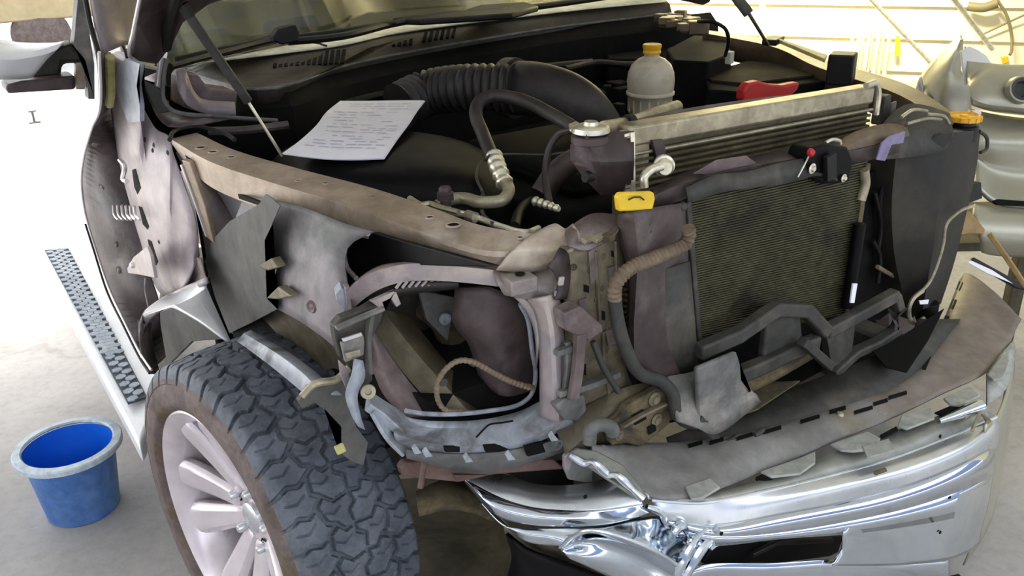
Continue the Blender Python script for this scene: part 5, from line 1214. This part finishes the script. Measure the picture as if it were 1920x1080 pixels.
prism_ = prism('cover_lip', dd_([(1822, 206), (1838, 204), (1842, 214), (1826, 216)], 2.84), tuple(np.array(CF)*.02), m_silw, None, .003); inv(prism_, b2_)
b3_ = tag(empty('silver_bumper_cover', U(1895, 470, z=0)), 'lowest silver bumper cover with a dark oblong slot, resting on the floor', 'bumper cover')
a_ = loft('cover_skin', [dd_([(1826, 384), (1860, 390), (1920, 394), (2000, 398)], 2.70), dd_([(1826, 410), (1860, 415), (1920, 418), (2000, 420)], 2.66), dd_([(1836, 446), (1860, 448), (1920, 452), (2000, 456)], 2.66), dd_([(1840, 470), (1860, 476), (1920, 480), (2000, 486)], 2.72)], m_sil, None, n=20, t=.012, smr=True, m=16); inv(a_, b3_)
prism_ = prism('oblong_slot', dd_([(1862, 376), (1872, 373), (1940, 378), (1940, 388), (1870, 384)], 2.68), tuple(np.array(CF)*.012), m_deep, None, .003); inv(prism_, b3_)
sd = tag(empty('parts_stand', (1.52, .72, 0)), 'low dark wooden stand under the pile of silver bumper covers', 'stand')
_ax = (Vector((.825, -.565, 0)), Vector((.565, .825, 0)), Vector((0, 0, 1)))
bm = bmesh.new(); b_box(bm, (0, 0, .578), (.70, .42, .03), _ax); bevel(_link('stand_top', bm, m_wood2, sd), .003)
for i_ in (-1, 1):
    for j_ in (-1, 1):
        bm = bmesh.new(); b_box(bm, _ax[0]*.31*i_+_ax[1]*.17*j_+Vector((0, 0, .282)), (.05, .05, .562), _ax); bevel(_link('leg', bm, m_wood2, sd), .003)
# odds on the floor between truck and covers
tag(prism('wood_block', R([(1806, 402), (1820, 396), (1848, 430), (1846, 440), (1822, 438), (1800, 442)], d=2.62), tuple(np.array(CF)*.04), m_wood, None, .004), 'splintered tan wood block beside the washer reservoir', 'wood block')
tag(beam('wooden_handle', R([(1855, 438), (1885, 480), (1925, 540)], d=2.55), .014, .014, m_wood, None), 'thin wooden handle leaning over the dark strip at the right edge', 'handle')
st_ = tag(prism('trim_strip', R([(1820, 490), (1826, 482), (1910, 528), (1925, 545), (1905, 540)], d=2.5), tuple(np.array(CF)*.015), m_black, None, .003), 'dark plastic trim strip with a white edge right of the bumper pad', 'trim strip')
wl = prism('white_edge', R([(1814, 492), (1820, 488), (1860, 506), (1900, 532), (1850, 512)], d=2.495), tuple(np.array(CF)*.004), m_white, None, .001); wl.parent = st_
# wall items
def onw(px, py, off=.05):
    d = CF + CR*(px-960)/FOC - CU*(py-540)/FOC; n = np.array(WN); w0 = np.array(W0)+n*off
    return Vector(CAM+d*(((w0-CAM)@n)/(d@n)))
random.seed(5)
px0 = [1602, 1612, 1622, 1631, 1640, 1650, 1660, 1670]
tops = [44, 62, 40, 58, 34, 50, 44, 56]
labs = ['leftmost cream pipe standing against the siding wall', 'short cream pipe second from the left of the standing bundle', 'tall cream pipe third from the left of the standing bundle', 'cream pipe fourth from the left of the standing bundle',
        'tallest cream pipe in the middle of the standing bundle', 'cream pipe third from the right of the standing bundle', 'cream pipe next to last on the right of the bundle', 'rightmost cream pipe beside the yellow strip']
for i, (x, y0) in enumerate(zip(px0, tops)):
    a = onw(x, y0, .12+.02*(i % 2)); b = Vector((a.x, a.y, 0.0))
    tag(tube('standing_pipe', [a, b], .0125+.001*(i % 3), m_pipe, None, 12, smooth=False), labs[i], 'pipe', 'cream pipes standing by the wall')
tag(prism('yellow_strip', [onw(1679, 66, .06), onw(1688, 68, .06), onw(1688, 104, .06), onw(1677, 105, .06)], tuple(WN*.02), m_yellow, None, .002), 'narrow yellow strip hanging on the cream siding', 'strip')
tag(tube('leaning_rod', [onw(1625, -10, .5), onw(1745, 118, .12)], .013, m_pipe, None, 10, smooth=False), 'pale rod sloping across the wall right of the pipes', 'rod')
tag(tube('leaning_rod', [onw(1785, -6, .5), onw(1860, 92, .12)], .016, m_pipe, None, 10, smooth=False), 'pale rod sloping down behind the fender tip', 'rod')
tag(tube('wall_post', [onw(1430, -60, .06), onw(1430, 120, .06)], .02, m_pipe, None, 10, smooth=False), 'upright cream post on the wall behind the thin right gas strut', 'post')
tag(tube('air_hose', [onw(1870, 0, .08), onw(1888, 30, .08), onw(1897, 70, .08), onw(1896, 98, .12), onw(1893, 103, .13)], .009, m_cable, None, 8, 40), 'curved grey hose hanging on the siding at top right', 'hose')
tag(tube('wall_cable', [onw(1930, 24, .06), onw(1890, 42, .06), onw(1835, 68, .06)], .006, m_cable, None, 8, 24), 'straight thin cable slanting across the siding at the right edge', 'cable')
pl = tag(prism('hose_plug', [onw(1876, 106, .02), onw(1889, 104, .02), onw(1890, 115, .02), onw(1879, 119, .02)], tuple(WN*.04), m_orange, None, .004), 'small orange plug at the lower end of the curved hose', 'plug')
fx = tag(tube('wall_fixture', [onw(1815, 12, .08), onw(1845, 14, .1), onw(1870, 6, .1)], .028, m_cable, None, 12), 'grey tubular fixture near the top of the siding at right', 'fixture')
# ---------------- far left: parked pale car
pcx = tag(empty('parked_car', (-1.28, 11.2, 0)), 'pale cream car parked outside, seen above the door mirror', 'car')
bm = bmesh.new()
prof = [(-2.2, .5), (-2.2, .8), (-1.3, .95), (-.7, 1.45), (.9, 1.48), (1.5, 1.0), (2.2, .9), (2.2, .5)]
pp_ = [Vector((x, 0, z)) for x, z in prof]; b_prism(bm, pp_, (0, 1.7, 0)); o = _link('car_body', bm, m_car, pcx); bevel(o, .08, 4)
bm = bmesh.new(); b_prism(bm, [Vector((x, -.01, z)) for x, z in ((-1.05, .98), (-.62, 1.38), (.05, 1.4), (.05, .98))], (0, .02, 0)); b_prism(bm, [Vector((x, -.01, z)) for x, z in ((.14, .98), (.18, 1.36), (.36, 1.38), (.52, .98))], (0, .02, 0)); _link('car_window', bm, m_carw, pcx)
for sx in (-1.4, 1.4):
    bm = bmesh.new(); b_lathe(bm, [(0, .1), (.2, .1), (.32, .08), (.33, 0), (.3, -.1), (0, -.1)], (sx, .1, .33), (Vector((1, 0, 0)), Vector((0, 0, 1)), Vector((0, -1, 0))), 32); _link('car_wheel', bm, m_wall, pcx)
# small stand on the far floor
s0 = U(65, 230, z=0); sp = tag(empty('floor_stand', s0), 'tiny grey I-shaped stand on the bright floor below the mirror', 'stand')
bm = bmesh.new(); b_box(bm, (0, 0, .005), (.09, .05, .01)); b_box(bm, (0, 0, .05), (.018, .018, .09)); b_box(bm, (0, 0, .1), (.06, .04, .012)); _link('stand_frame', bm, m_grey, sp)

# ---- clean the build flags
for o in bpy.data.objects:
    if '_t' in o: del o['_t']
